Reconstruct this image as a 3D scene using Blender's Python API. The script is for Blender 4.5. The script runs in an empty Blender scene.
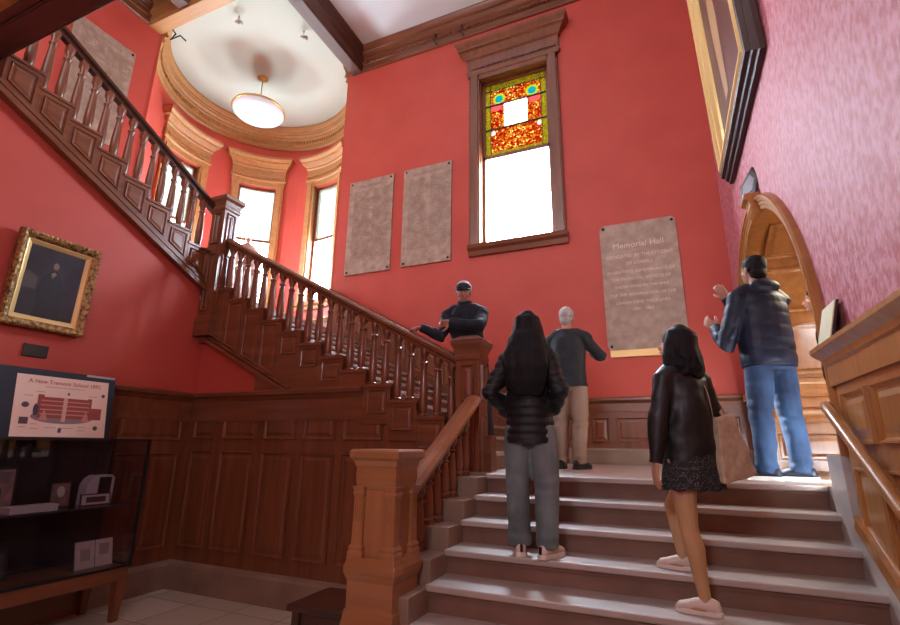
import bpy, bmesh, math, random
from mathutils import Vector, Matrix, noise
PI = math.pi
S = bpy.context.scene
C = S.collection
random.seed(4)
# ------------------------------------------------------------------ camera
F, YAW, PIT, ROLL = 489.0, math.radians(-23.74), math.radians(15.18), math.radians(.74)
fw = Vector((math.sin(YAW)*math.cos(PIT), math.cos(YAW)*math.cos(PIT), math.sin(PIT)))
rt = Vector((math.cos(YAW), -math.sin(YAW), 0)); up = rt.cross(fw)
r2 = rt*math.cos(ROLL)+up*math.sin(ROLL); u2 = -rt*math.sin(ROLL)+up*math.cos(ROLL)
cd = bpy.data.cameras.new('camera'); cam = bpy.data.objects.new('camera', cd); C.objects.link(cam)
cd.sensor_width = 36; cd.lens = F/900*36; cd.clip_start = .05; cd.clip_end = 200
M = Matrix(((r2.x, u2.x, -fw.x), (r2.y, u2.y, -fw.y), (r2.z, u2.z, -fw.z))).to_4x4()
M.translation = Vector((0, 0, 1.63)); cam.matrix_world = M
S.camera = cam
# ------------------------------------------------------------------ world, light, exposure
W = bpy.data.worlds.new('sky'); S.world = W; W.use_nodes = True
bg = W.node_tree.nodes['Background']; bg.inputs[0].default_value = (.78, .90, 1, 1); bg.inputs[1].default_value = 31
S.view_settings.view_transform = 'Standard'; S.view_settings.look = 'None'
S.view_settings.exposure = 1.5; S.view_settings.gamma = 1; S.view_settings.use_curve_mapping = False
S.cycles.use_denoising = True
S.cycles.max_bounces = 10; S.cycles.diffuse_bounces = 6; S.cycles.transparent_max_bounces = 16
S.cycles.sample_clamp_indirect = 6
S.cycles.caustics_reflective = False; S.cycles.caustics_refractive = False
def area(name, loc, target, sx, sy, power, col=(1, 1, 1), portal=False):
    l = bpy.data.lights.new(name, 'AREA'); l.shape = 'RECTANGLE'; l.size = sx; l.size_y = sy
    l.energy = power; l.color = col
    o = bpy.data.objects.new(name, l); C.objects.link(o); o.location = loc
    o.rotation_euler = (Vector(target)-Vector(loc)).to_track_quat('-Z', 'Y').to_euler()
    if portal: l.cycles.is_portal = True
    return o
BX, BY, BR = -7.8, 6.95, 2.12          # centre and radius of the round bay
WIN = [133.5, 185.0, 80.0]             # bearings of the three bay windows
for a in WIN:
    c, s = math.cos(math.radians(a)), math.sin(math.radians(a))
    area('sky_portal', (BX+c*(BR+.32), BY+s*(BR+.32), 6.52), (BX, BY, 6.52), .95, 3.3, 1, portal=True)
area('sky_portal', (-2.02, 7.62, 6.6), (-2.02, 0, 6.6), 1.3, 3.4, 1, portal=True)
hl = bpy.data.lights.new('hall_fill', 'POINT'); hl.energy = 82; hl.shadow_soft_size = .35; hl.color = (.74, .86, 1)  # added fill light behind the camera, no lamp hangs there
ho = bpy.data.objects.new('hall_fill', hl); C.objects.link(ho); ho.location = (-.7, -1.2, 3.7)
area('gallery_fill', (-3.4, -2.9, 8.0), (-3.0, 7.3, 7.0), 6.5, 3.2, 125, (.93, .96, 1))  # added soft fill for the upper hall; the wall behind has no window
area('passage_light', (1.9, 5.3, 3.55), (1.6, 5.3, 1.4), .9, .9, 14, (1, .86, .66))  # area light inside the passage, no fitting modelled
sun = bpy.data.lights.new('sun', 'SUN'); sun.energy = 13; sun.angle = math.radians(1.5); sun.color = (1, .96, .9)
so = bpy.data.objects.new('sun', sun); C.objects.link(so); so.rotation_euler = Vector((.70, -.64, -1.0)).to_track_quat('-Z', 'Y').to_euler()
# ------------------------------------------------------------------ materials
def newmat(name):
    m = bpy.data.materials.new(name); m.use_nodes = True
    nt = m.node_tree; return m, nt, nt.nodes['Principled BSDF']
def N(nt, t, **k):
    n = nt.nodes.new(t)
    for a, b in k.items(): setattr(n, a, b)
    return n
def ramp(nt, fac, stops):
    r = N(nt, 'ShaderNodeValToRGB'); e = r.color_ramp.elements
    while len(e) < len(stops): e.new(.5)
    for i, (p, c) in enumerate(stops): e[i].position = p; e[i].color = (*c, 1)
    nt.links.new(fac, r.inputs[0]); return r.outputs[0]
def mapped(nt, scale):
    tc = N(nt, 'ShaderNodeTexCoord'); mp = N(nt, 'ShaderNodeMapping'); mp.inputs['Scale'].default_value = scale
    nt.links.new(tc.outputs['Object'], mp.inputs[0]); return mp.outputs[0]
def mottled(name, a, b, scale=(6, 6, 6), rough=.5, bump=.0, det=5, spec=.5, stops=(.3, .7), bscale=3, coat=0):
    m, nt, p = newmat(name); v = mapped(nt, scale)
    n = N(nt, 'ShaderNodeTexNoise'); n.inputs['Scale'].default_value = 1; n.inputs['Detail'].default_value = det
    nt.links.new(v, n.inputs['Vector'])
    nt.links.new(ramp(nt, n.outputs[0], [(stops[0], a), (stops[1], b)]), p.inputs['Base Color'])
    p.inputs['Roughness'].default_value = rough; p.inputs['Specular IOR Level'].default_value = spec
    p.inputs['Coat Weight'].default_value = coat; p.inputs['Coat Roughness'].default_value = .15
    if bump:
        n2 = N(nt, 'ShaderNodeTexNoise'); n2.inputs['Scale'].default_value = bscale; n2.inputs['Detail'].default_value = 3
        nt.links.new(v, n2.inputs['Vector'])
        bp = N(nt, 'ShaderNodeBump'); bp.inputs['Strength'].default_value = bump; bp.inputs['Distance'].default_value = .01
        nt.links.new(n2.outputs[0], bp.inputs['Height']); nt.links.new(bp.outputs[0], p.inputs['Normal'])
    return m
def plain(name, c, rough=.5, metal=0, spec=.5):
    m, nt, p = newmat(name); p.inputs['Base Color'].default_value = (*c, 1); p.inputs['Roughness'].default_value = rough
    p.inputs['Metallic'].default_value = metal; p.inputs['Specular IOR Level'].default_value = spec; return m
def wood(name, a, b, axis='z', rough=.33, coat=.3):
    sc = {'z': (14, 14, 1.2), 'x': (1.2, 14, 14), 'y': (14, 1.2, 14)}[axis]
    return mottled(name, a, b, sc, rough, .12, 6, .5, (.25, .75), 2, coat)
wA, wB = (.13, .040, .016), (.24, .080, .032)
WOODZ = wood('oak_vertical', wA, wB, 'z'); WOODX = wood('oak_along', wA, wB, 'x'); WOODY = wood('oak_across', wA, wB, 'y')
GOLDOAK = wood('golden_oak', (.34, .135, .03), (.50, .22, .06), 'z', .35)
BOWOAK = wood('light_oak', (.36, .17, .055), (.48, .25, .09), 'x', .5, .0)
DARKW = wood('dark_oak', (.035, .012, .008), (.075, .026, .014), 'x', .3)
BEAMW = wood('beam_oak', (.06, .022, .012), (.11, .042, .02), 'y', .55, .0)
RED = mottled('red_plaster', (.51, .078, .056), (.57, .094, .068), (1.5, 1.5, 1.5), .55, .05, 4, .35)
REDR = mottled('mottled_plaster_sheen', (.40, .075, .09), (.56, .20, .235), (24, 24, 16), .6, .5, 9, .4, (.38, .62), 2.5)  # mottled red paint, pinker because window sheen is put into the colour
MARB = mottled('worn_marble', (.34, .27, .23), (.46, .38, .33), (3, 3, 3), .5, .03, 6, 1.0, coat=.9)
MARB.node_tree.nodes['Principled BSDF'].inputs['Coat Roughness'].default_value = .48; MARB.node_tree.nodes['Principled BSDF'].inputs['Coat IOR'].default_value = 1.8
RISER = mottled('brown_marble', (.17, .095, .065), (.25, .14, .10), (4, 4, 4), .35, .02, 6, .5)
CURB = mottled('tan_marble', (.24, .16, .115), (.32, .22, .16), (4, 4, 4), .4, .02, 6)
GREYM = mottled('grey_marble', (.42, .38, .36), (.60, .55, .52), (5, 5, 5), .3, .02, 6)
BASEM = mottled('baseboard_marble', (.20, .125, .085), (.30, .20, .14), (3, 3, 3), .35, 0, 6)
CEIL = mottled('ceiling_paint_dimmed', (.44, .48, .40), (.49, .53, .45), (.6, .6, .6), .85, 0, 3, .2)  # same ceiling paint, dimmed here against the bay's strong window light
STONE = mottled('tablet_stone', (.30, .205, .15), (.46, .35, .27), (9, 9, 9), .5, .06, 9, .5, (.3, .7))
TEXT = plain('pale_letters', (.75, .63, .50), .5)
FAINT = plain('faint_letters', (.24, .17, .13), .5)
BRASS = plain('brass', (.55, .32, .10), .3, .9)
DKMETAL = plain('dark_bolt', (.03, .025, .03), .4, .6)
GOLD = mottled('gilt', (.10, .05, .018), (.50, .30, .10), (30, 30, 30), .38, .5, 5, .5, (.35, .62), 2)
GOLD.node_tree.nodes['Principled BSDF'].inputs['Metallic'].default_value = .45
GOLDL = plain('pale_gilt', (.75, .50, .20), .35, .4)
BLACK = plain('black_lacquer', (.012, .012, .016), .3)
CHROME = plain('silver_metal', (.6, .6, .6), .3, 1)
CREAM = plain('cream_card', (.72, .66, .42), .6)
PAPER = mottled('printed_paper', (.62, .52, .42), (.74, .64, .54), (20, 20, 20), .6)
PAPER2 = plain('white_paper', (.55, .50, .46), .6)
def glassy(name, tint=(.95, .97, 1), gl=.08, rough=.02):
    m, nt, p = newmat(name); nt.nodes.remove(p); out = nt.nodes['Material Output']
    t = N(nt, 'ShaderNodeBsdfTransparent'); t.inputs[0].default_value = (*tint, 1)
    g = N(nt, 'ShaderNodeBsdfGlossy'); g.inputs['Roughness'].default_value = rough
    mx = N(nt, 'ShaderNodeMixShader'); mx.inputs[0].default_value = gl
    nt.links.new(t.outputs[0], mx.inputs[1]); nt.links.new(g.outputs[0], mx.inputs[2]); nt.links.new(mx.outputs[0], out.inputs[0])
    return m
GLASS = glassy('window_glass'); CASEG = glassy('case_glass', (.85, .85, .90), .06)
def stained(name, cols, scale, base, spots=()):
    m, nt, p = newmat(name); nt.nodes.remove(p); out = nt.nodes['Material Output']
    v = mapped(nt, (scale,)*3)
    vo = N(nt, 'ShaderNodeTexVoronoi'); nt.links.new(v, vo.inputs['Vector'])
    sp = N(nt, 'ShaderNodeSeparateColor'); nt.links.new(vo.outputs['Color'], sp.inputs[0])
    col = ramp(nt, sp.outputs[0], cols)
    vo2 = N(nt, 'ShaderNodeTexVoronoi'); vo2.feature = 'DISTANCE_TO_EDGE'; nt.links.new(v, vo2.inputs['Vector'])
    for (sx, sz, sr, sc) in spots:
        tc = N(nt, 'ShaderNodeTexCoord'); vd = N(nt, 'ShaderNodeVectorMath', operation='DISTANCE'); mm = N(nt, 'ShaderNodeVectorMath', operation='MULTIPLY')
        mm.inputs[1].default_value = (1, 0, 1); nt.links.new(tc.outputs['Object'], mm.inputs[0]); nt.links.new(mm.outputs[0], vd.inputs[0]); vd.inputs[1].default_value = (sx, 0, sz)
        lt = N(nt, 'ShaderNodeMath', operation='LESS_THAN'); lt.inputs[1].default_value = sr; nt.links.new(vd.outputs['Value'], lt.inputs[0])
        mc = N(nt, 'ShaderNodeMix', data_type='RGBA'); nt.links.new(lt.outputs[0], mc.inputs[0]); nt.links.new(col, mc.inputs[6]); mc.inputs[7].default_value = (*sc, 1); col = mc.outputs[2]
    sc_ = N(nt, 'ShaderNodeMix', data_type='RGBA', blend_type='MULTIPLY'); sc_.inputs[0].default_value = 1; nt.links.new(col, sc_.inputs[6]); sc_.inputs[7].default_value = (2.6, 2.6, 2.6, 1); col = sc_.outputs[2]
    e = ramp(nt, vo2.outputs[0], [(.008, (.02, .02, .02)), (.03, (1, 1, 1))])
    mul = N(nt, 'ShaderNodeMix', data_type='RGBA', blend_type='MULTIPLY'); mul.inputs[0].default_value = 1
    nt.links.new(col, mul.inputs[6]); nt.links.new(e, mul.inputs[7])
    t = N(nt, 'ShaderNodeBsdfTransparent'); nt.links.new(mul.outputs[2], t.inputs[0])
    tr = N(nt, 'ShaderNodeBsdfTranslucent'); nt.links.new(mul.outputs[2], tr.inputs[0])
    mx = N(nt, 'ShaderNodeMixShader'); mx.inputs[0].default_value = .35
    nt.links.new(t.outputs[0], mx.inputs[1]); nt.links.new(tr.outputs[0], mx.inputs[2]); nt.links.new(mx.outputs[0], out.inputs[0])
    return m
r_, y_, g_, w_, b_ = (.034, .0016, .0025), (.050, .030, .003), (.018, .022, .005), (.12, .12, .10), (.0, .03, .03)
SPOTS = []
for s_ in (-1, 1):
    cx = -2.017+s_*.31
    SPOTS += [(cx-s_*.05, 7.72, .10, (.050, .016, .016)), (cx+s_*.06, 7.70, .10, (.06, .02, .018)), (cx, 7.86, .115, (.045, .045, .006)), (cx, 7.86, .075, (.004, .036, .036)), (cx+s_*.12, 7.15, .05, (.07, .05, .045)), (cx-s_*.11, 7.45, .055, (.06, .035, .008))]
ST_FIELD = stained('red_leaf_glass', [(0, r_), (.35, (.042, .006, .003)), (.5, y_), (.66, (.05, .022, .004)), (.78, (.038, .003, .004)), (.9, (.06, .05, .02))], 7, 0, SPOTS)
ST_BORDER = stained('yellow_border_glass', [(0, g_), (.3, y_), (.6, (.045, .036, .005)), (.8, (.022, .026, .008))], 14, 0)
ST_WHITE = stained('clear_centre_glass', [(0, w_), (.5, (.16, .15, .12)), (.9, (.10, .07, .06))], 9, 0)
ST_BAY = stained('cream_leaded_glass', [(0, (.011, .011, .008)), (.3, (.008, .007, .0045)), (.5, (.015, .015, .013)), (.8, (.0075, .0085, .0065))], 9, 0)
# ------------------------------------------------------------------ mesh helpers
class MB:
    def __init__(s): s.v = []; s.f = []; s.m = []
    def add(s, vs, fs, mi=0):
        k = len(s.v); s.v += [tuple(v) for v in vs]; s.f += [tuple(i+k for i in f) for f in fs]; s.m += [mi]*len(fs)
    def box(s, a, b, mi=0):
        x0, y0, z0 = [min(p, q) for p, q in zip(a, b)]; x1, y1, z1 = [max(p, q) for p, q in zip(a, b)]
        s.add([(x0, y0, z0), (x1, y0, z0), (x1, y1, z0), (x0, y1, z0), (x0, y0, z1), (x1, y0, z1), (x1, y1, z1), (x0, y1, z1)],
              [(0, 3, 2, 1), (4, 5, 6, 7), (0, 1, 5, 4), (1, 2, 6, 5), (2, 3, 7, 6), (3, 0, 4, 7)], mi)
    def bar(s, a, b, w, h, upv=(0, 0, 1), mi=0):
        a, b = Vector(a), Vector(b); d = (b-a).normalized(); sd = d.cross(Vector(upv)).normalized(); u = sd.cross(d)
        vs = [p+sd*(i*w/2)+u*(j*h/2) for p in (a, b) for i, j in ((-1, -1), (1, -1), (1, 1), (-1, 1))]
        s.add(vs, [(0, 1, 2, 3), (7, 6, 5, 4), (0, 4, 5, 1), (1, 5, 6, 2), (2, 6, 7, 3), (3, 7, 4, 0)], mi)
    def prism(s, poly, fn, d0, d1, mi=0):
        """poly: 2D points, fn(u,v,d)->3D"""
        n = len(poly); s.add([fn(u, v, d0) for u, v in poly]+[fn(u, v, d1) for u, v in poly],
              [tuple(range(n)), tuple(range(2*n-1, n-1, -1))]+[(i, n+i, n+(i+1) % n, (i+1) % n) for i in range(n)], mi)
    def lathe(s, prof, c, n=16, mi=0, sq=False):
        k = []
        for r, z in prof:
            for i in range(n):
                a = 2*PI*(i+.5)/n; q = 1
                if sq: q = 1/max(abs(math.cos(a)), abs(math.sin(a)))
                k.append((c[0]+r*q*math.cos(a), c[1]+r*q*math.sin(a), c[2]+z))
        fs = [(j*n+i, j*n+(i+1) % n, (j+1)*n+(i+1) % n, (j+1)*n+i) for j in range(len(prof)-1) for i in range(n)]
        fs += [tuple(range(n-1, -1, -1)), tuple(range((len(prof)-1)*n, len(prof)*n))]
        s.add(k, fs, mi)
    def square(s, prof, c, mi=0):
        k = []
        for r, z in prof: k += [(c[0]-r, c[1]-r, c[2]+z), (c[0]+r, c[1]-r, c[2]+z), (c[0]+r, c[1]+r, c[2]+z), (c[0]-r, c[1]+r, c[2]+z)]
        n = len(prof); s.add(k, [(j*4+i, j*4+(i+1) % 4, j*4+4+(i+1) % 4, j*4+4+i) for j in range(n-1) for i in range(4)]+[(3, 2, 1, 0), tuple(range(4*n-4, 4*n))], mi)
    def tube(s, pts, rad, n=10, mi=0, closed=False):
        pts = [Vector(p) for p in pts]; L = len(pts); k = []
        prev = None
        for i, p in enumerate(pts):
            if closed: d = pts[(i+1) % L]-pts[i-1]
            else: d = pts[min(i+1, L-1)]-pts[max(i-1, 0)]
            d.normalize()
            if prev is None:
                ref = Vector((0, 0, 1)) if abs(d.z) < .9 else Vector((1, 0, 0)); sd = d.cross(ref).normalized()
            else: sd = (prev-d*prev.dot(d)).normalized()
            prev = sd; u = sd.cross(d); r = rad[i] if isinstance(rad, (list, tuple)) else rad
            ra, rb = r if isinstance(r, (list, tuple)) else (r, r)
            for j in range(n):
                a = 2*PI*j/n; k.append(p+sd*(ra*math.cos(a))+u*(rb*math.sin(a)))
        q = L if closed else L-1
        fs = [(i*n+j, i*n+(j+1) % n, ((i+1) % L)*n+(j+1) % n, ((i+1) % L)*n+j) for i in range(q) for j in range(n)]
        if not closed: fs += [tuple(range(n-1, -1, -1)), tuple(range((L-1)*n, L*n))]
        s.add(k, fs, mi)
    def ball(s, c, r, rot=None, n=16, m=10, mi=0):
        r = (r, r, r) if not isinstance(r, (list, tuple)) else r; k = []; c = Vector(c)
        R = rot if rot is not None else Matrix.Identity(3)
        k.append(c+R@Vector((0, 0, -r[2])))
        for i in range(1, m):
            t = -PI/2+PI*i/m
            for j in range(n):
                a = 2*PI*j/n; k.append(c+R@Vector((r[0]*math.cos(t)*math.cos(a), r[1]*math.cos(t)*math.sin(a), r[2]*math.sin(t))))
        k.append(c+R@Vector((0, 0, r[2]))); T = len(k)-1
        fs = [(0, 1+(j+1) % n, 1+j) for j in range(n)]
        fs += [(1+i*n+j, 1+i*n+(j+1) % n, 1+(i+1)*n+(j+1) % n, 1+(i+1)*n+j) for i in range(m-2) for j in range(n)]
        fs += [(1+(m-2)*n+j, 1+(m-2)*n+(j+1) % n, T) for j in range(n)]
        s.add(k, fs, mi)
    def sweep(s, path, prof, side=1, closed=False, mi=0, cap=True):
        """prof: [(out, up)] closed polygon; path of 3D points, 'out' is to the left (side=1) of travel in plan"""
        P = [Vector(p) for p in path]; L = len(P); n = len(prof); k = []
        for i in range(L):
            d0 = (P[i]-P[i-1]) if (i > 0 or closed) else (P[1]-P[0])
            d1 = (P[(i+1) % L]-P[i]) if (i < L-1 or closed) else (P[-1]-P[-2])
            a = Vector((-d0.y, d0.x)).normalized()*side; b = Vector((-d1.y, d1.x)).normalized()*side
            m_ = (a+b).normalized(); m_ = m_/max(.3, m_.dot(a))
            for o, u in prof: k.append((P[i].x+m_.x*o, P[i].y+m_.y*o, P[i].z+u))
        q = L if closed else L-1
        fs = [(i*n+j, i*n+(j+1) % n, ((i+1) % L)*n+(j+1) % n, ((i+1) % L)*n+j) for i in range(q) for j in range(n)]
        if not closed and cap: fs += [tuple(range(n-1, -1, -1)), tuple(range((L-1)*n, L*n))]
        s.add(k, fs, mi)
    def panel(s, poly, fr, mi=0, w=.03, field=True, h=.022):
        """moulded ring and raised field over convex polygon (2D) in frame fr=(o,u,v,n)"""
        o, U, V, Nn = [Vector(q) for q in fr]
        area_ = sum(poly[i][0]*poly[(i+1) % len(poly)][1]-poly[(i+1) % len(poly)][0]*poly[i][1] for i in range(len(poly)))
        if area_ < 0: poly = poly[::-1]
        def inset(t):
            out = []; n = len(poly)
            for i in range(n):
                p = Vector(poly[i]); a = (p-Vector(poly[i-1])).normalized(); b = (Vector(poly[(i+1) % n])-p).normalized()
                na = Vector((-a.y, a.x)); nb = Vector((-b.y, b.x)); m_ = (na+nb).normalized(); out.append(p+m_*(t/max(.35, m_.dot(na))))
            return out
        lv = [(0, 0), (.004, h), (w*.45, h), (w*.7, h*.4), (w, .002)]
        if field: lv += [(w*1.6, .002), (w*2.6, h*.6)]
        k = []
        for t, d in lv: k += [o+U*q.x+V*q.y+Nn*d for q in inset(t)]
        n = len(poly); L = len(lv)
        s.add(k, [(j*n+i, j*n+(i+1) % n, (j+1)*n+(i+1) % n, (j+1)*n+i) for j in range(L-1) for i in range(n)]+[tuple(range((L-1)*n, L*n))], mi)
    def build(s, name, mats, parent=None, smooth=False, bevel=0, recalc=True):
        me = bpy.data.meshes.new(name); me.from_pydata(s.v, [], s.f)
        mats = mats if isinstance(mats, (list, tuple)) else [mats]
        for m in mats: me.materials.append(m)
        if len(mats) > 1:
            for p, i in zip(me.polygons, s.m): p.material_index = i
        if recalc:
            bm = bmesh.new(); bm.from_mesh(me); bmesh.ops.recalc_face_normals(bm, faces=bm.faces); bm.to_mesh(me); bm.free()
        if smooth:
            for p in me.polygons: p.use_smooth = True
        o = bpy.data.objects.new(name, me); C.objects.link(o)
        if parent: o.parent = parent
        if smooth == 'auto':
            bm = bmesh.new(); bm.from_mesh(me)
            for e in bm.edges:
                if len(e.link_faces) == 2 and e.calc_face_angle(0) > (.7 if name in ('baluster', 'brim', 'hem_band') else .28): e.smooth = False
            bm.to_mesh(me); bm.free()
        if bevel:
            b = o.modifiers.new('bevel', 'BEVEL'); b.width = bevel; b.segments = 2; b.limit_method = 'ANGLE'
        return o
def tag(o, label, cat, group=None):
    o['label'] = label; o['category'] = cat
    if group: o['group'] = group
    return o
def struct(o, label=None):
    o['kind'] = 'structure'
    if label: o['label'] = label
    return o
def empty(name, loc=(0, 0, 0)):
    o = bpy.data.objects.new(name, None); C.objects.link(o); o.location = loc; o.empty_display_size = .1; return o
def child(o, root):
    """parent keeping world coordinates of mesh built in world space"""
    o.parent = root; o.matrix_parent_inverse = Matrix.Translation(root.location).inverted(); return o
def rectp(u0, u1, v0, v1): return [(u0, v0), (u1, v0), (u1, v1), (u0, v1)]
def text_mesh(name, txt, size, fr, mat, root=None, depth=.003, align='CENTER'):
    cu = bpy.data.curves.new('t', 'FONT'); cu.body = txt; cu.size = size; cu.extrude = depth; cu.align_x = align
    ob = bpy.data.objects.new('t', cu); C.objects.link(ob)
    dg = bpy.context.evaluated_depsgraph_get(); me = bpy.data.meshes.new_from_object(ob.evaluated_get(dg))
    bpy.data.objects.remove(ob); me.name = name
    o_, U, V, Nn = [Vector(q) for q in fr]
    for v in me.vertices: v.co = o_+U*v.co.x+V*v.co.y+Nn*v.co.z
    me.materials.clear(); me.materials.append(mat)
    o = bpy.data.objects.new(name, me); C.objects.link(o)
    if root: child(o, root)
    return o
# ------------------------------------------------------------------ key levels
XR = .97; YB = 7.3; XL = -5.55; XU = -8.45; ZC = 9.85; YP = 4.5
L1 = 1.40; L2 = 3.60
RB = (L2-L1)/13; GB = .3115
xB = lambda k: -1.62-GB*(k-1)          # nosing k of the middle flight
zB = lambda k: L1+RB*k
yA = lambda i: 4.14-.282*i             # nosing i below the landing
zA = lambda i: L1-.15*i if i < 5 else .80-.16*(i-4)
yC = lambda k: 4.30-GB*(k-1)
RC = .155
zC_ = lambda k: L2+RC*k
CB = lambda y: 3.50+.49*(4.5-y)        # lower edge of the upper flight's string
# ------------------------------------------------------------------ structure
b = MB(); b.box((-10.4, -3.3, -.1), (XR+.3, 9.6, 0)); fl = b.build('floor', MARB)
m, nt, p = newmat('marble_tiles'); v = mapped(nt, (1.35, 1.35, 1)); br = N(nt, 'ShaderNodeTexBrick')
br.offset = 0; br.inputs['Scale'].default_value = 1; br.inputs['Mortar Size'].default_value = .012
for i, c in zip((1, 2, 3), ((.66, .58, .45), (.48, .41, .31), (.28, .22, .17))): br.inputs[i].default_value = (*c, 1)
br.inputs['Brick Width'].default_value = .8; br.inputs['Row Height'].default_value = .8
nt.links.new(v, br.inputs[0]); nt.links.new(br.outputs[0], p.inputs['Base Color']); p.inputs['Roughness'].default_value = .28
fl.data.materials[0] = m; struct(fl)
b = MB(); b.box((-5.47, -3.2, ZC), (XR+.3, 9.6, ZC+.1)); b.box((-10.4, -3.2, ZC), (-5.47, 4.77, ZC+.1)); struct(b.build('ceiling', mottled('ceiling_paint_lifted', (.70, .76, .77), (.76, .81, .82), (.6, .6, .6), .85, 0, 3, .2)))  # same ceiling paint, lightened and cooled to stand for its daylight
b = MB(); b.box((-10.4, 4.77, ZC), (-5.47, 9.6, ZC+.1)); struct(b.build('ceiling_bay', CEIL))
# lower left wall below the upper flight
b = MB(); b.prism([(-3.2, 0), (YP, 0), (YP, CB(YP)+.05), (1.7, CB(1.7)+.05), (1.7, 5.1), (-3.2, 5.1)], lambda u, v, d: (XL-d, u, v), 0, .12)
struct(b.build('wall_left', RED))
b = MB(); b.box((XU-.1, -3.2, 0), (XU, BY-2.05, ZC)); struct(b.build('wall_upper_left', RED))
b = MB(); b.box((XU, -3.3, 0), (XR+.2, -3.2, ZC)); struct(b.build('wall_front', RED))
# wall below middle flight
SB = lambda x: 2.93+.50*(-5.507-x)     # lower edge of the middle string
xs = -3.0
b = MB(); b.prism([(XL, 0), (-1.55, 0), (-1.55, 1.35), (-2.9, 2.0), (-4.1, SB(-4.1)+.05), (XL, SB(XL)+.05)], lambda u, v, d: (u, YP+d, v), 0, .1)
struct(b.build('wall_stair', RED))
# back wall with window opening
wx0, wx1, wz0, wz1 = -2.65, -1.385, 4.93, 8.25
b = MB(); x0, x1 = -5.70, XR+.25
for a in ((x0, wx0, 0, ZC), (wx1, x1, 0, ZC), (wx0, wx1, 0, wz0), (wx0, wx1, wz1, ZC)): b.box((a[0], YB, a[2]), (a[1], YB+.3, a[3]))
struct(b.build('wall_back', RED))
# round bay wall
b = MB(); a0, a1 = 9.4, 252.6; HW = 12.5
cuts = sorted(set([a0, a1]+[w+s*HW for w in WIN for s in (-1, 1)]+[x for x in [a0+i*4 for i in range(1, 61)] if all(abs(abs(x-w)-HW) > 1.2 for w in WIN)]))
cuts = [c for c in cuts if a0 <= c <= a1]
bz0, bz1 = 4.93, 8.1
def bp_(a, r, z): return (BX+r*math.cos(math.radians(a)), BY+r*math.sin(math.radians(a)), z)
for p0, p1 in zip(cuts, cuts[1:]):
    mid = (p0+p1)/2; hole = any(abs(mid-w) < HW for w in WIN)
    for z0, z1 in ([(0, bz0), (bz1, ZC)] if hole else [(0, ZC)]):
        k = [bp_(q, r, z) for q in (p0, p1) for r in (BR, BR+.3) for z in (z0, z1)]
        b.add(k, [(0, 1, 5, 4), (2, 6, 7, 3), (1, 3, 7, 5), (0, 4, 6, 2), (0, 2, 3, 1), (4, 5, 7, 6)])
struct(b.build('wall_bay', RED))
# right wall with arch
AY, AZ, AR, AO = 5.33, 2.27, 1.58, 1.69
b = MB()
b.box((XR, -3.2, 0), (XR+.12, AY-AR, ZC)); b.box((XR, AY+AR, 0), (XR+.12, YB, ZC)); b.box((XR, AY-AR, 0), (XR+.12, AY+AR, L1-.02))
n = 28
for i in range(n):
    t0, t1 = PI-PI*i/n, PI-PI*(i+1)/n
    k = []
    for t in (t0, t1):
        y, z = AY+AR*math.cos(t), AZ+AR*math.sin(t); k += [(XR, y, z), (XR, y, ZC), (XR+.12, y, z), (XR+.12, y, ZC)]
    b.add(k, [(0, 1, 5, 4), (2, 6, 7, 3), (0, 4, 6, 2)])
struct(b.build('wall_right', REDR, recalc=False))
# ---- arch lining, casing, keystone, passage
b = MB()
path = [(AY-AR, 1.6)]+[(AY-AR*math.cos(PI*i/36), AZ+AR*math.sin(PI*i/36)) for i in range(37)]+[(AY+AR, L1)]
cen = Vector((AY, AZ))
def off(pt, d):
    if pt[1] < AZ: return (pt[0]+(-d if pt[0] < AY else d), pt[1])
    q = Vector(pt)-cen; q = q.normalized()*(q.length+d); return (AY+q.x, AZ+q.y)
prof = [(-.03, .02), (-.03, -.02), (.0, -.022), (.01, -.03), (.035, -.03), (.045, -.042), (.06, -.042), (.07, -.058), (.09, -.058), (.10, -.04), (.105, 0)]
k = []
for pt in path:
    for d, x in prof: q = off(pt, d); k.append((XR+x, q[0], q[1]))
npf = len(prof)
b.add(k, [(i*npf+j, i*npf+j+1, (i+1)*npf+j+1, (i+1)*npf+j) for i in range(len(path)-1) for j in range(npf-1)])
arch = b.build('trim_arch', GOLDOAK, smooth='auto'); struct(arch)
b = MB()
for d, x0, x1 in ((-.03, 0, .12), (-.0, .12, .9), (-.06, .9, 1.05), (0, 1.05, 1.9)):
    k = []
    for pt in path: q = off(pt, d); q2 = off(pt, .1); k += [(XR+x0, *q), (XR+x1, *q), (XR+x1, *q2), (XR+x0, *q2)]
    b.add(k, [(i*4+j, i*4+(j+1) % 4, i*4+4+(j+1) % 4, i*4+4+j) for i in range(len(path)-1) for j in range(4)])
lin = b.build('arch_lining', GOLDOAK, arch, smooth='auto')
b = MB()
for y in (AY+AR, ):
    fr = ((XR, y, 0), (1, 0, 0), (0, 0, 1), (0, -1, 0))
    for x0, x1 in ((.16, .84), (1.1, 1.8)):
        for z0, z1 in ((1.5, 1.82), (1.92, 2.12), (2.22, 2.46)): b.panel(rectp(x0, x1, z0, z1), fr, w=.035)
fr = None
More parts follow.
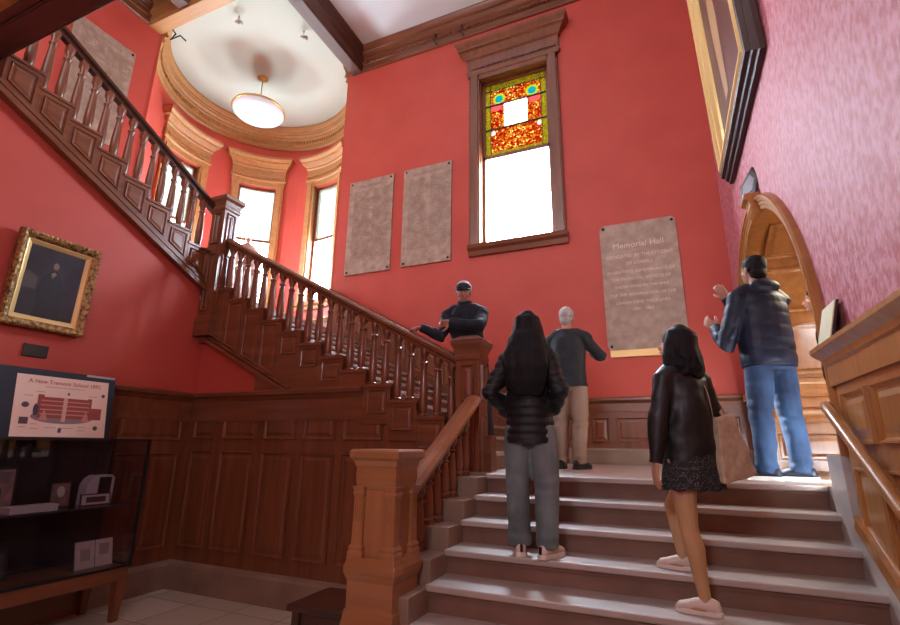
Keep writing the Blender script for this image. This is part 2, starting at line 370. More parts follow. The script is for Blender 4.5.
for i0, i1 in ((24.5, 29), (30, 34.5), (19, 23.5)):      # curved soffit panels as flat tablets
    for x0, x1 in ((.16, .84), (1.1, 1.8)):
        t0, t1 = PI*i0/36, PI*i1/36
        p0 = Vector((0, AY-AR*math.cos(t0), AZ+AR*math.sin(t0))); p1 = Vector((0, AY-AR*math.cos(t1), AZ+AR*math.sin(t1)))
        V_ = (p1-p0); Lh = V_.length; V_.normalize(); mid = (p0+p1)/2
        Nn = Vector((0, AY, AZ))-mid; Nn.x = 0; Nn.normalize()
        b.panel(rectp(x0, x1, 0, Lh), ((XR, p0.y+Nn.y*-.0, p0.z), (1, 0, 0), V_, Nn), w=.03)
b.build('jamb_panel', GOLDOAK, arch)
b = MB()
key = [(0, 3.78), (0, 4.0), (-.12, 4.0), (-.14, 3.98), (-.14, 3.94), (-.10, 3.92), (-.09, 3.88), (-.10, 3.85), (-.08, 3.81), (-.05, 3.78)]
b.prism(key, lambda u, v, d: (XR+u, AY-.38+d, v-.07), -.10, .10)
ks = b.build('keystone', GOLDOAK, arch, bevel=.01)
b = MB(); b.box((XR+1.9, AY-AR-.3, L1), (XR+1.96, AY+AR+.3, AZ+AR+.2)); struct(b.build('wall_passage', GOLDOAK))
b = MB(); b.box((XR+.021, AY-AR-.1, L1-.1), (XR+1.95, AY+AR+.1, L1)); struct(b.build('floor', MARB))
# ---- ceiling beams and cornices
b = MB(); prof = [(0, 0), (.03, 0), (.05, .025), (.05, .045), (.03, .06), (.045, .14), (.07, .15), (.07, .23), (.10, .26), (.10, .29), (.15, .35), (.18, .36), (.18, .40), (.205, .43), (.23, .47), (.23, .50), (0, .50)]
b.sweep([(XR, -3.2, 9.35), (XR, YB, 9.35), (-5.32, YB, 9.35)], prof, 1)
def dentils(b, p0, p1, nrm, z, step=.085, sz=.05, dep=.035):
    p0, p1 = Vector(p0), Vector(p1); L = (p1-p0).length; n = int(L/step); d = (p1-p0).normalized()
    for i in range(n):
        c = p0+d*(step*(i+.5)); a = c-d*sz/2; e = c+d*sz/2+Vector(nrm)*dep
        k = [a, a+d*sz, a+d*sz+Vector(nrm)*dep, a+Vector(nrm)*dep]
        k = [Vector((q.x, q.y, z)) for q in k]; b.add(k+[q+Vector((0, 0, .06)) for q in k], [(0, 1, 2, 3), (7, 6, 5, 4), (0, 4, 5, 1), (1, 5, 6, 2), (2, 6, 7, 3), (3, 7, 4, 0)])
dentils(b, (XR, YB-.06, 0), (-5.3, YB-.06, 0), (0, -1, 0), 9.51)
tr = b.build('trim_cornice_back', WOODX, smooth='auto'); struct(tr)
b = MB(); beamp = [(-.12, 9.35), (.12, 9.35), (.15, 9.40), (.15, 9.54), (.20, 9.59), (.20, 9.69), (.26, 9.77), (.26, ZC), (-.26, ZC), (-.26, 9.77), (-.20, 9.69), (-.20, 9.59), (-.15, 9.54), (-.15, 9.40)]
b.prism(beamp, lambda u, v, d: (-5.47+u, d, v), 4.9, YB+.2); b.prism(beamp, lambda u, v, d: (-5.47+u, d, v), -3.2, 4.6)
struct(b.build('trim_beam_long', BEAMW))
b = MB(); b.prism(beamp, lambda u, v, d: (d, 4.77+u, v), XU, -5.3); struct(b.build('trim_beam_cross', BOWOAK))
b = MB(); b.prism(beamp, lambda u, v, d: (-7.45+u, d, v), -3.2, 4.6); struct(b.build('trim_beam_upper', BEAMW))
b = MB(); b.sweep([(XU, 4.62, 9.35), (XU, -3.2, 9.35)], prof, 1); struct(b.build('trim_cornice_left', WOODY, smooth='auto'))
arc = [bp_(a, BR, 9.22) for a in [a0+i*(a1-a0)/60 for i in range(61)]]
prof2 = [(0, 0), (.03, 0), (.055, .03), (.055, .06), (.035, .08), (.045, .14), (.07, .15), (.07, .28), (.09, .31), (.09, .35), (.13, .40), (.13, .44), (.145, .46), (.145, .50), (.18, .54), (.20, .58), (.20, .63), (0, .63)]
b = MB(); b.sweep(arc, prof2, 1)
for i in range(110):
    a = a0+(i+.5)*(a1-a0)/110; r0, r1 = BR-.065, BR-.10; w = .42
    k = [bp_(a-w, r0, 9.39), bp_(a+w, r0, 9.39), bp_(a+w, r1, 9.39), bp_(a-w, r1, 9.39)]
    b.add(k+[(q[0], q[1], q[2]+.07) for q in k], [(0, 1, 2, 3), (7, 6, 5, 4), (0, 4, 5, 1), (1, 5, 6, 2), (2, 6, 7, 3), (3, 7, 4, 0)])
struct(b.build('trim_cornice_bay', BOWOAK, smooth='auto'))
# ---- gallery over the near end of the hall
b = MB(); b.box((XU, -3.2, 5.14), (XR, 1.6, 5.45)); struct(b.build('ceiling_gallery', GOLDOAK))
b = MB(); b.box((XU, 1.60, 5.10), (XR, 1.80, 5.55)); b.box((XU, 1.585, 5.10), (XR, 1.60, 5.12)); b.box((XU, 1.8, 5.10), (XR, 1.815, 5.125)); b.box((XU, 1.52, 5.12), (XR, 1.6, 5.14))
struct(b.build('trim_gallery_beam', DARKW, bevel=.008))
# ------------------------------------------------------------------ windows
def tall_window(name, x0, x1, z0, z1, zt, root=None):
    """flat window in the back wall"""
    y = YB; w = empty(name, ((x0+x1)/2, y, z0)); struct(w, 'tall window with stained glass above and clear glass below, casing of carved oak')
    b = MB()                                     # casing
    cw = .19
    for xa, xb in ((x0-cw, x0), (x1, x1+cw)): b.box((xa, y-.06, z0-.02), (xb, y, z1+.1)); b.box((xa+.03, y-.085, z0), (xb-.03, y-.06, z1+.1))
    b.box((x0-cw, y-.06, z1), (x1+cw, y, z1+.16))
    hp = [(0, .10), (.07, .10), (.10, .15), (.10, .18), (.07, .2), (.08, .25), (.08, .44), (.11, .47), (.11, .50), (.17, .58), (.22, .60), (.22, .64), (.27, .70), (.27, .76), (0, .76)]
    b.sweep([(x1+cw-.04, y+.3, z1), (x1+cw-.04, y, z1), (x0-cw+.04, y, z1), (x0-cw+.04, y+.3, z1)], hp, 1)
    dentils(b, (x1+cw, y-.10, 0), (x0-cw, y-.10, 0), (0, -1, 0), z1+.20, .07, .04, .02)
    for xa in (x0-cw-.0, x1+cw):                 # egg beads down the outer edge
        for i in range(44): b.ball((xa+(.012 if xa < x0 else -.012), y-.09, z0+.04+i*.0745), (.012, .012, .022), n=6, m=4)
    child(b.build('casing', WOODZ, smooth='auto'), w)
    b = MB(); b.sweep([(x1+cw+.02, y, z0-.2), (x0-cw-.02, y, z0-.2)], [(0, 0), (.05, 0), (.07, .08), (.12, .12), (.14, .18), (0, .2)], 1)
    b.box((x0, y, z0-.04), (x1, y+.28, z0)); child(b.build('sill', WOODX), w)
    b = MB()
    for xa, xb in ((x0, x0+.06), (x1-.06, x1)): b.box((xa, y+.10, z0), (xb, y+.17, z1))
    for za, zb in ((z0, z0+.07), (z1-.06, z1), (zt-.03, zt+.04)): b.box((x0, y+.10, za), (x1, y+.17, zb))
    for xa in (x0, x1): b.box((xa-.01, y, z0), (xa+.01, y+.3, z1))
    b.box((x0, y, z1-.01), (x1, y+.3, z1+.01))
    child(b.build('sash', WOODZ), w)
    b = MB(); b.box((x0+.06, y+.13, z0+.07), (x1-.06, y+.136, zt-.03)); child(b.build('clear_pane', GLASS), w)
    X0, X1, Z0, Z1 = x0+.06, x1-.06, zt+.04, z1-.06; H = Z1-Z0; Wd = X1-X0
    b = MB(); q = .10; yy = y+.13
    def pane(xa, xb, za, zb, mi, dy=0): b.box((xa, yy-dy, za), (xb, yy+.004, zb), mi)
    pane(X0, X0+q, Z0, Z1, 1); pane(X1-q, X1, Z0, Z1, 1); pane(X0+q, X1-q, Z1-.13, Z1, 1); pane(X0+q, X1-q, Z0, Z0+.07, 1)
    zl, zh = Z0+H*.36, Z0+H*.70
    pane(X0+q, X1-q, Z0+.07, zl, 0); pane(X0+q, X1-q, zh, Z1-.13, 0)
    pane(X0+q, X0+Wd*.31, zl, zh, 0); pane(X0+Wd*.69, X1-q, zl, zh, 0); pane(X0+Wd*.31, X0+Wd*.69, zl, zh, 2)
    sg = child(b.build('stained_glass_pane', [ST_FIELD, ST_BORDER, ST_WHITE], recalc=False), w)
    b = MB()
    for z in (Z0+H*.36, Z0+H*.70): b.box((X0, yy-.02, z-.010), (X1, yy+.01, z+.010))
    for x in (X0+q, X1-q): b.box((x-.005, yy-.012, Z0), (x+.005, yy+.01, Z1))
    b.box((X0, yy-.012, Z1-.135), (X1, yy+.01, Z1-.125))
    child(b.build('glazing_bar', BLACK), w)
    return w
tall_window('window_1', wx0, wx1, wz0, wz1, 6.64)
def bay_window(name, a):
    r = BR; w = empty(name, bp_(a, r, bz0)); struct(w, 'curved bay window with leaded top light and oak casing')
    def arc(h0, h1, rr, z, n=8): return [bp_(a+h0+(h1-h0)*i/n, rr, z) for i in range(n+1)]
    b = MB(); cw = 5.2
    for s_ in (-1, 1): b.sweep([bp_(a+s_*HW, r, bz0), bp_(a+s_*(HW+cw), r, bz0)][::s_], [(0, 0), (.06, 0), (.06, 3.3), (0, 3.3)], 1)
    for s_ in (-1, 1): b.sweep([bp_(a+s_*(HW+1.2), r, bz0), bp_(a+s_*(HW+cw-1.2), r, bz0)][::s_], [(.06, 0), (.085, 0), (.085, 3.2), (.06, 3.2)], 1)
    hp = [(0, 0), (.05, 0), (.05, .12), (.085, .15), (.085, .18), (.05, .20), (.06, .24), (.06, .46), (.09, .49), (.09, .53), (.14, .60), (.19, .62), (.19, .66), (.24, .72), (.24, .78), (0, .78)]
    b.sweep([bp_(a-HW-cw+1, r+.3, bz1)]+arc(-HW-cw+1, HW+cw-1, r, bz1, 12)+[bp_(a+HW+cw-1, r+.3, bz1)], hp, 1)
    for i in range(22):
        q = a-HW-cw+(i+.5)*(2*(HW+cw))/22; k = [bp_(q-.45, r-.09, bz1+.2), bp_(q+.45, r-.09, bz1+.2), bp_(q+.45, r-.13, bz1+.2), bp_(q-.45, r-.13, bz1+.2)]
        b.add(k+[(t[0], t[1], t[2]+.05) for t in k], [(0, 1, 2, 3), (7, 6, 5, 4), (0, 4, 5, 1), (1, 5, 6, 2), (2, 6, 7, 3), (3, 7, 4, 0)])
    child(b.build('casing', BOWOAK, smooth='auto'), w)
    b = MB(); b.sweep(arc(-HW-cw-.5, HW+cw+.5, r, bz0-.2), [(0, 0), (.05, 0), (.07, .08), (.12, .12), (.14, .2), (0, .2)], 1); child(b.build('sill', BOWOAK), w)
    b = MB(); rr = r+.16; zt = 6.62
    for h0, h1, z0, z1 in ((-HW, -HW+1.8, bz0, bz1), (HW-1.8, HW, bz0, bz1), (-HW, HW, bz0, bz0+.07), (-HW, HW, bz1-.06, bz1), (-HW, HW, zt-.035, zt+.035)):
        b.sweep(arc(h0, h1, rr, z0, 5), [(0, 0), (.05, 0), (.05, z1-z0), (0, z1-z0)], 1)
    for s_ in (-1, 1): b.sweep([bp_(a+s_*HW, r-.0, bz0), bp_(a+s_*HW, r+.3, bz0)], [(-.008, 0), (.008, 0), (.008, bz1-bz0), (-.008, bz1-bz0)], 1)
    child(b.build('sash', WOODZ), w)
    def pane(z0, z1):
        b = MB(); k = arc(-HW+1.8, HW-1.8, rr-.02, z0, 6)+arc(-HW+1.8, HW-1.8, rr-.02, z1, 6)
        b.add(k, [(i, i+1, i+8, i+7) for i in range(6)]); return b
    child(pane(bz0+.07, zt-.035).build('clear_pane', GLASS), w)
    child(pane(zt+.035, bz1-.06).build('leaded_pane', ST_BAY), w)
for i, a in enumerate(WIN): bay_window('window_%d' % (i+2), a)
# ------------------------------------------------------------------ stairs
def flight(name, label, n, fn, mats, cat='stairs'):
    t = empty(name); tag(t, label, cat)
    for k in n:
        bt, br = fn(k)
        st = bt.build('tread', MARB, bevel=.008); st.parent = t; rs = br.build('riser', RISER); rs.parent = t
    return t
def stepA(i):
    y1 = yA(i-1)+.06 if i > 0 else yA(0)+.32; z = zA(i); zl = zA(i+1) if i < 8 else 0
    bt = MB(); bt.box((-1.47, yA(i), z-.04), (.93, y1, z)); br = MB(); br.box((-1.47, yA(i)+.035, zl), (.93, yA(i)+.07, z-.04))
    br.box((-1.47, yA(i)+.022, z-.062), (.93, yA(i)+.07, z-.04)); return bt, br
fA = flight('staircase', 'broad marble staircase rising to the landing under the tall window', range(0, 9), stepA, None)
b = MB()
for i in range(0, 9):
    y0 = yA(i)+.05; y1 = yA(i-1)+.05 if i > 0 else 4.47; z = zA(i-1)-.02 if i > 0 else L1+.0
    if y0 > 2.2: b.box((-1.80, y0, 0), (-1.46, y1, z))
b.build('stepped_curb', CURB, fA, bevel=.006)
b = MB()                                              # right stringer of grey marble
zz = lambda y: 1.24+.53*(y-3.72)
b.prism([(1.0, 0), (3.95, 0), (3.95, 1.60), (3.66, 1.60), (3.63, zz(3.63)+.08), (1.0, zz(1.0)+.08)], lambda u, v, d: (XR-d, u, v), .0, .065)
b.build('wall_string', GREYM, fA, bevel=.006)
b = MB(); b.box((.931, 3.9, 0), (XR+.02, 4.462, L1)); b.box((-1.62, 4.462, L1-.12), (XR+.02, YB, L1)); struct(b.build('floor', MARB))
def stepB(k):
    bt = MB(); br = MB(); x1 = xB(k+1)-.06 if k < 13 else -5.45; z = zB(k)
    bt.box((x1, YP+.05, z-.04), (xB(k), YB-.02, z)); br.box((xB(k)-.07, YP+.05, zB(k-1)), (xB(k)-.035, YB-.02, z-.04)); return bt, br
fB = flight('staircase', 'middle flight of stairs climbing left along the back wall to the bay', range(1, 14), stepB, None)
# stepped string of the middle flight (panelled)
bxs = [(-1.62-.07-GB*(k-1), zB(k)+.156) for k in range(1, 13)]       # right-hand corner of each block
poly_top = []
b = MB()
for i, (x, z) in enumerate(bxs):
    xn = x-GB
    if i == 0: x = -1.52
    zb = max(SB(xn), 2.10) if xn < -2.9 else .0
    if xn >= -3.35: zb = 2.12 if xn < -2.9 else 0.0
    b.box((xn, YP-.06, SB(xn)+.06 if x < -4.2 else (2.2 if x < -2.95 else z-.40)), (x, YP+.09, z))
b.box((-5.6, YP-.06, SB(-5.4)), (bxs[-1][0]-GB, YP+.09, zB(13)+.1))
b.box((-5.6, YP-.06, 2.95), (-5.3, YP+.09, 3.8))
k = [(-5.6, SB(-5.6)), (-4.2, SB(-4.2)), (-4.2, SB(-4.2)+.6), (-5.6, SB(-5.6)+.62)]
b.prism(k, lambda u, v, d: (u, YP-.055+d, v), 0, .14)
b.prism([(-4.25, SB(-4.25)), (-2.95, 2.0), (-2.95, 2.25), (-4.25, 2.95)], lambda u, v, d: (u, YP-.055+d, v), 0, .14)
fr = ((0, YP-.06, 0), (1, 0, 0), (0, 0, 1), (0, -1, 0))
for i, (x, z) in enumerate(bxs):
    if i == 0 or i > 11: continue
    x1_, x0_ = x-.035, x-GB+.035
    lo0, lo1 = (SB(x0_)+.12, SB(x1_)+.12)
    if x0_ > -4.2: lo0 = lo1 = max(2.30, z-.27) if x0_ < -3.0 else z-.30
    if min(z-.05-lo0, z-.05-lo1) > .08: b.panel([(x0_, lo0), (x1_, lo1), (x1_, z-.05), (x0_, z-.05)], fr, w=.018, h=.014)
    b.box((x-GB-.01, YP-.075, z-.025), (x+.012, YP+.09, z+.008))
b.bar((-5.6, YP-.07, SB(-5.6)+.03), (-3.95, YP-.07, SB(-3.95)+.03), .06, .05)
b.bar((-5.6, YP-.075, SB(-5.6)+.085), (-3.95, YP-.075, SB(-3.95)+.085), .03, .025)
b.build('stepped_string', WOODX, fB, bevel=.004)
# landing by the bay and upper flight
b = MB(); b.box((XU, 4.36, L2-.15), (-5.36, YB, L2)); b.box((-9.95, 5.0, L2-.15), (-5.7, 9.07, L2-.001)); struct(b.build('floor', MARB))
def stepC(k):
    bt = MB(); br = MB(); y0 = yC(k+1)-.06; z = zC_(k)
    bt.box((XU, y0, z-.04), (XL-.13, yC(k), z)); br.box((XU, yC(k)-.07, z-RC), (XL-.13, yC(k)-.035, z-.04)); return bt, br
fC = flight('staircase', 'upper flight of stairs climbing from the bay landing towards the gallery', range(1, 9), stepC, None)
b = MB(); fr = ((XL+.06, 0, 0), (0, 1, 0), (0, 0, 1), (1, 0, 0))
for k_ in range(1, 10):
    y1, y0 = yC(k_)+.04, yC(k_+1)+.04; z = zC_(k_)+.38
    if k_ == 1: y1 = 4.36
    y0 = max(y0, 1.83)
    if y1-y0 < .05: continue
    b.prism([(y0, CB(y0)), (y1, CB(y1)), (y1, z), (y0, z)], lambda u, v, d: (XL+d, u, v), -.13, .06)
    b.box((XL-.13, y0-.01, z-.02), (XL+.075, y1+.012, z+.01))
    if y1-y0 > .2: b.panel([(y0+.04, CB(y0+.04)+.17), (y1-.04, CB(y1-.04)+.17), (y1-.04, z-.06), (y0+.04, z-.06)], fr, w=.02, h=.016)
b.bar((XL+.06, 4.5, CB(4.5)+.03), (XL+.06, 1.83, CB(1.83)+.03), .07, .06)
b.bar((XL+.07, 4.5, CB(4.5)+.10), (XL+.07, 1.83, CB(1.83)+.10), .03, .03)
b.box((XL-.13, 4.36, 3.5), (XL+.06, 4.62, 4.2))
b.build('stepped_string', WOODY, fC, bevel=.004)
# ------------------------------------------------------------------ balustrades
def baluster_mesh(h):
    p = [(.046, 0), (.046, .02), (.050, .03), (.036, .045), (.036, .05), (.042, .06), (.042, h*.16), (.047, h*.22), (.043, h*.4), (.034, h*.66), (.029, h*.76), (.041, h*.785), (.041, h*.80), (.027, h*.82), (.030, h*.88), (.044, h*.93), (.044, h)]
    b = MB(); b.lathe(p, (0, 0, 0), 12); b.box((-.042, -.042, -.05), (.042, .042, .022)); b.box((-.036, -.036, h*.93), (.036, .036, h+.055)); return b
RAILP = [(-.035, -.10), (.035, -.10), (.04, -.06), (.075, -.045), (.08, -.01), (.05, .015), (0, .025), (-.05, .015), (-.08, -.01), (-.075, -.045), (-.04, -.06)]
def balustrade(label, rail_path, posts, mat, rmat, topf):
    t = empty('balustrade', posts[0]); tag(t, label, 'balustrade')
    b = MB(); b.sweep(rail_path, RAILP, 1); child(b.build('handrail', rmat, smooth='auto'), t)
    cache = {}
    for (x, y, z) in posts:
        h = round((topf(x, y)-z-.10)/.05)*.05
        if h not in cache:
            o = baluster_mesh(h).build('baluster', mat, smooth='auto'); cache[h] = o
        else:
            o = cache[h].copy(); C.objects.link(o)
        o.parent = t; o.location = Vector((x, y, z))-t.location
    return t
railB = lambda x, y=0: 3.37-.54*(x+3.54)
postsB = []
for i in range(24):
    x = -1.96-i*(GB/2); k_ = int((-1.69-x)/GB)
    if x < -5.30: break
    postsB.append((x, YP+.02, bxs[min(k_, 11)][1]))
balustrade('oak balustrade of the middle flight running between the two tall newels', [(-1.80, YP+.02, railB(-1.80)), (-5.48, YP+.02, railB(-5.48))], postsB, WOODZ, WOODX, railB)
railC = lambda x, y: 4.80+.50*(4.447-y)
postsC = []
y = 4.22
while y > 1.86:
    k_ = int((4.34-y)/GB)+1; postsC.append((XL-.03, y, zC_(k_)+.39)); y -= GB/2
balustrade('dark oak balustrade of the upper flight at top left', [(XL-.03, 4.45, railC(0, 4.45)), (XL-.03, 1.81, railC(0, 1.81))], postsC, WOODZ, DARKW, railC)
railA = lambda x, y: 2.04+.575*(y-4.30)
postsA = []
y = 4.12
while y > 3.06:
    i = max(0, int((4.14+.05-y)/.282+1)); postsA.append((-1.66, y, zA(i-1)-.02)); y -= .141
balustrade('short oak balustrade rising between the low newel and the tall newel', [(-1.66, 4.34, railA(0, 4.34)), (-1.66, 3.00, railA(0, 3.0))], postsA, WOODZ, wood('newel_oak_lit_across', (.27, .105, .038), (.40, .17, .066), 'y'), railA)  # handrail in the oak lightened to look lit
# ------------------------------------------------------------------ newels
def newel(label, x, y, z0, z1, kind='tall'):
    t = empty('newel_post', (x, y, z0)); tag(t, label, 'newel post', 'tall newel posts')
    H = z1-z0; w = .118
    b = MB(); b.square([(w, 0), (w, H-.2)], (0, 0, 0))
    for a in range(4):
        U = Vector((math.cos(a*PI/2), math.sin(a*PI/2), 0)); Nn = Vector((U.y, -U.x, 0)); fr = (Nn*w, U, (0, 0, 1), Nn)
        b.panel(rectp(-.07, .07, H*.63, H-.29), fr, w=.025); b.panel(rectp(-.07, .07, .34, H*.56), fr, w=.025)
    o = b.build('post', WOODZ, t)
    b = MB(); b.square([(.115, H-.26), (.132, H-.24), (.132, H-.20), (.124, H-.19), (.14, H-.13), (.165, H-.09), (.165, H-.05), (.15, H-.035), (.09, H)], (0, 0, 0)); b.build('cap', WOODX, t)
    b = MB(); b.square([(.15, 0), (.15, .2), (.142, .22), (.135, .25), (.12, .27)], (0, 0, 0)); b.build('plinth', WOODX, t)
    return t
newel('tall panelled oak newel where the stairs turn, beside the man in the cap', -1.735, YP, L1-.45, 2.68)
newel('panelled oak newel at the corner of the bay landing, upper left', -5.43, YP-.02, 2.95, 4.98)
t = empty('newel_post', (-1.68, 2.86, 0)); tag(t, 'stout low oak newel with corner pilasters at the foot of the stairs', 'newel post')
NEWZ = wood('newel_oak_lit', (.27, .105, .038), (.40, .17, .066), 'z'); NEWX = wood('newel_oak_lit_along', (.27, .105, .038), (.40, .17, .066), 'x')  # oak lightened so the colour carries the light on the newel front
b = MB(); b.square([(.125, .95), (.125, 1.38)], (0, 0, 0)); b.build('shaft', NEWZ, t)
b = MB(); b.square([(.18, 0), (.18, .60), (.176, .62), (.168, .66), (.164, .70), (.156, .705), (.156, .85), (.164, .87), (.176, .90), (.176, .93), (.168, .95), (.163, .98)], (0, 0, 0)); b.build('pedestal', NEWX, t, bevel=.004)
b = MB(); b.square([(.130, 1.36), (.138, 1.38), (.138, 1.40), (.142, 1.42), (.142, 1.49), (.148, 1.50), (.155, 1.53), (.176, 1.55), (.178, 1.585), (.165, 1.60)], (0, 0, 0)); b.build('cap', NEWX, t, bevel=.003)
for sx in (-1, 1):
    for sy in (-1, 1):
        c = (sx*.110, sy*.110, 0)
        b = MB(); b.square([(.052, .97), (.052, 1.0), (.044, 1.015), (.049, 1.03), (.037, 1.05), (.034, 1.17), (.034, 1.32), (.042, 1.335), (.036, 1.35), (.047, 1.38)], c)
        pil = b.build('pilaster', NEWZ, t)
        b = MB()
        for j in range(4):
            q = (j-1.5)*.016
            b.box((c[0]+q-.0035, c[1]-.0385, 1.18), (c[0]+q+.0035, c[1]-.030, 1.315))
            b.box((c[0]+.030, c[1]+q-.0035, 1.18), (c[0]+.0385, c[1]+q+.0035, 1.315))
        fl_ = b.build('fluting', NEWZ, pil)
# ------------------------------------------------------------------ panelling (wainscot)
def wains(name, fr, u0, u1, cols, rows, cap, base, mat, capmat, basemat, extra=None, skip=None):
    """flat slab with panels; fr frame; cap: (path, prof, side)"""
    o_, U, V, Nn = [Vector(q) for q in fr]
    root = empty(name, o_+U*u0); struct(root)
    return root
CAPP = [(0, -.30), (.025, -.30), (.025, -.06), (.04, -.05), (.06, -.02), (.095, 0), (.10, .035), (.085, .05), (0, .06)]
# under middle flight
b = MB(); y = YP-.03
b.prism([(XL, .30), (-1.55, .30), (-1.55, 1.3), (-1.75, 1.62), (-2.32, 1.95), (-2.96, 2.2), (XL, 2.2)], lambda u, v, d: (u, y+d, v), 0, .04)
fr = ((0, y, 0), (1, 0, 0), (0, 0, 1), (0, -1, 0))
cols = [(-5.42, -5.04), (-4.93, -4.40), (-4.29, -3.83), (-3.73, -3.29), (-3.19, -2.70), (-2.59, -2.30)]
for i, (a_, c_) in enumerate(cols):
    b.panel(rectp(a_, c_, 1.665, 1.965), fr, w=.03)
    b.panel(rectp(a_, c_, .45, 1.53), fr, w=.03)
b.panel(rectp(-2.2, -1.9, .45, 1.45), fr, w=.03)
t1 = struct(b.build('trim_panelling_stair', WOODZ))
b = MB(); b.sweep([(-2.94, y, 2.17), (XL+.03, y, 2.17), (XL+.03, 1.0, 2.17), (XL+.03, -3.1, 2.17)], CAPP, 1)
struct(b.build('trim_cap_left', WOODX, smooth='auto'))
b = MB(); b.box((XL, -3.1, .30), (XL+.03, YP-.03, 2.2)); fr = ((XL+.03, 0, 0), (0, 1, 0), (0, 0, 1), (1, 0, 0))
for c in range(7):
    a_ = 3.56-c*1.0
    b.panel(rectp(a_, a_+.80, 1.64, 1.965), fr, w=.03); b.panel(rectp(a_, a_+.36, .45, 1.50), fr, w=.03); b.panel(rectp(a_+.44, a_+.80, .45, 1.50), fr, w=.03)
struct(b.build('trim_panelling_left', WOODZ))
b = MB(); b.sweep([(-1.8, y, 0), (XL+.02, y, 0), (XL+.02, -3.1, 0)], [(0, 0), (.05, 0), (.05, .25), (.035, .28), (0, .30)], 1); struct(b.build('baseboard_left', BASEM))
# back wall of the landing: level then sloping with the flight
b = MB(); y = YB-.03
sl = lambda x: 2.30 if x > -1.68 else 2.30+.548*(-1.68-x)
b.prism([(XR, L1+.2), (-1.6, L1), (-5.68, L2-.4), (-5.68, 4.48), (-1.68, 2.27), (XR, 2.27)], lambda u, v, d: (u, y+d, v), 0, .03)
fr = ((0, y, 0), (1, 0, 0), (0, 0, 1), (0, -1, 0))
for a_ in (-1.45, -1.0, -.78, -.22, .02, .50):
    pass
for a_, c_ in ((-1.45, -1.05), (-.98, -.76), (-.66, -.16), (-.06, .34), (.44, .84)): b.panel(rectp(a_, c_, 1.70, 2.03), fr, w=.025)
for j in range(12):
    xa, xb_ = -1.85-j*.31, -2.09-j*.31
    b.panel([(xa, sl(xa)-.62), (xb_, sl(xb_)-.62), (xb_, sl(xb_)-.2), (xa, sl(xa)-.2)], fr, w=.02)
struct(b.build('trim_panelling_back', WOODZ))
cp2 = [(0, -.16), (.02, -.16), (.02, -.05), (.05, -.03), (.08, -.01), (.08, .02), (.06, .035), (0, .04)]
b = MB(); b.sweep([(XR-.02, y, 2.27), (-1.68, y, 2.27), (-5.68, y, sl(-5.68)-.03)], cp2, 1); struct(b.build('trim_cap_back', WOODX, smooth='auto'))
b = MB(); b.sweep([(XR-.02, YB, L1), (-1.62, YB, L1)], [(0, 0), (.045, 0), (.045, .19), (.03, .215), (0, .22)], 1); struct(b.build('baseboard_back', BASEM))
b = MB(); b.sweep([bp_(a, BR, 4.45) for a in [a0+i*6 for i in range(41)]], cp2, 1); struct(b.build('trim_cap_bay', BOWOAK, smooth='auto'))
b = MB(); b.sweep([bp_(a, BR, L2) for a in [a0+i*6 for i in range(41)]], [(0, 0), (.02, 0), (.02, .8), (0, .8)], 1); struct(b.build('trim_panelling_bay', WOODZ))
# right wall wainscot
b = MB(); x = XR-.03; ye = AY-AO-.0
b.prism([(-3.1, 0), (ye-.02, 0), (ye-.02, 2.14), (-3.1, 2.14)], lambda u, v, d: (x+d, u, v), 0, .03)
fr = ((x, 0, 0), (0, 1, 0), (0, 0, 1), (-1, 0, 0))
j = 0; ya = ye-.12
while ya > -2.5:
    yb_ = ya-.40
    b.panel(rectp(yb_, ya, 1.66, 1.95), fr, w=.03)
    lo = lambda q: max(.1, 1.33+.53*(q-3.72))
    hi = 1.54
    if lo(yb_) < hi-.15: b.panel([(yb_, lo(yb_)), (ya, lo(ya)), (ya, hi), (yb_, hi)], fr, w=.03)
    ya -= .48
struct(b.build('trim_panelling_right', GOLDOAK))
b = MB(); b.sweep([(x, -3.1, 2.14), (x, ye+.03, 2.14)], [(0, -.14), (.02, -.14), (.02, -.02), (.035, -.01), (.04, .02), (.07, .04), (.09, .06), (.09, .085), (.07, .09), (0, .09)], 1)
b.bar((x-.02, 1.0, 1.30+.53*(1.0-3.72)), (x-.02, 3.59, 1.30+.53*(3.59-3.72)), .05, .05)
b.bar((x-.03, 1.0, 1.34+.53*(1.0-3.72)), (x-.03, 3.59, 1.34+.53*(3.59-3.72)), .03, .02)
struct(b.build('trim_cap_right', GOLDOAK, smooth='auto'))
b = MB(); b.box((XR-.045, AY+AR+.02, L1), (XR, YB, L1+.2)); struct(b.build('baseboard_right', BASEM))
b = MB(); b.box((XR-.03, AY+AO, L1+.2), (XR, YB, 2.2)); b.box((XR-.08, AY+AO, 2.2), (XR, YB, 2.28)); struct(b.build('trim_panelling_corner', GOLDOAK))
# ------------------------------------------------------------------ wall handrail on the right
t = empty('wall_handrail', (XR-.1, 3.6, 1.9)); tag(t, 'round golden oak handrail fixed along the right-hand wall panelling', 'handrail')
hr = lambda y: 1.80+.60*(y-3.47)
b = MB(); pts = [(XR-.04, 3.70, 1.80), (XR-.06, 3.70, 1.86), (XR-.09, 3.64, 1.885), (XR-.10, 3.57, 1.86), (XR-.10, 3.50, hr(3.50)), (XR-.10, 3.3, hr(3.3)), (XR-.10, 2.2, hr(2.2)), (XR-.10, 1.0, hr(1.0))]
b.tube(pts, .032, 12); child(b.build('rail', GOLDOAK, smooth=True), t)
for yy in (3.2, 2.2, 1.3):
    b = MB(); b.tube([(XR-.03, yy, hr(yy)-.09), (XR-.08, yy, hr(yy)-.09), (XR-.10, yy, hr(yy)-.03)], .009, 8); b.ball((XR-.035, yy, hr(yy)-.09), (.01, .03, .03), n=10, m=6); child(b.build('bracket', BRASS, smooth=True), t)
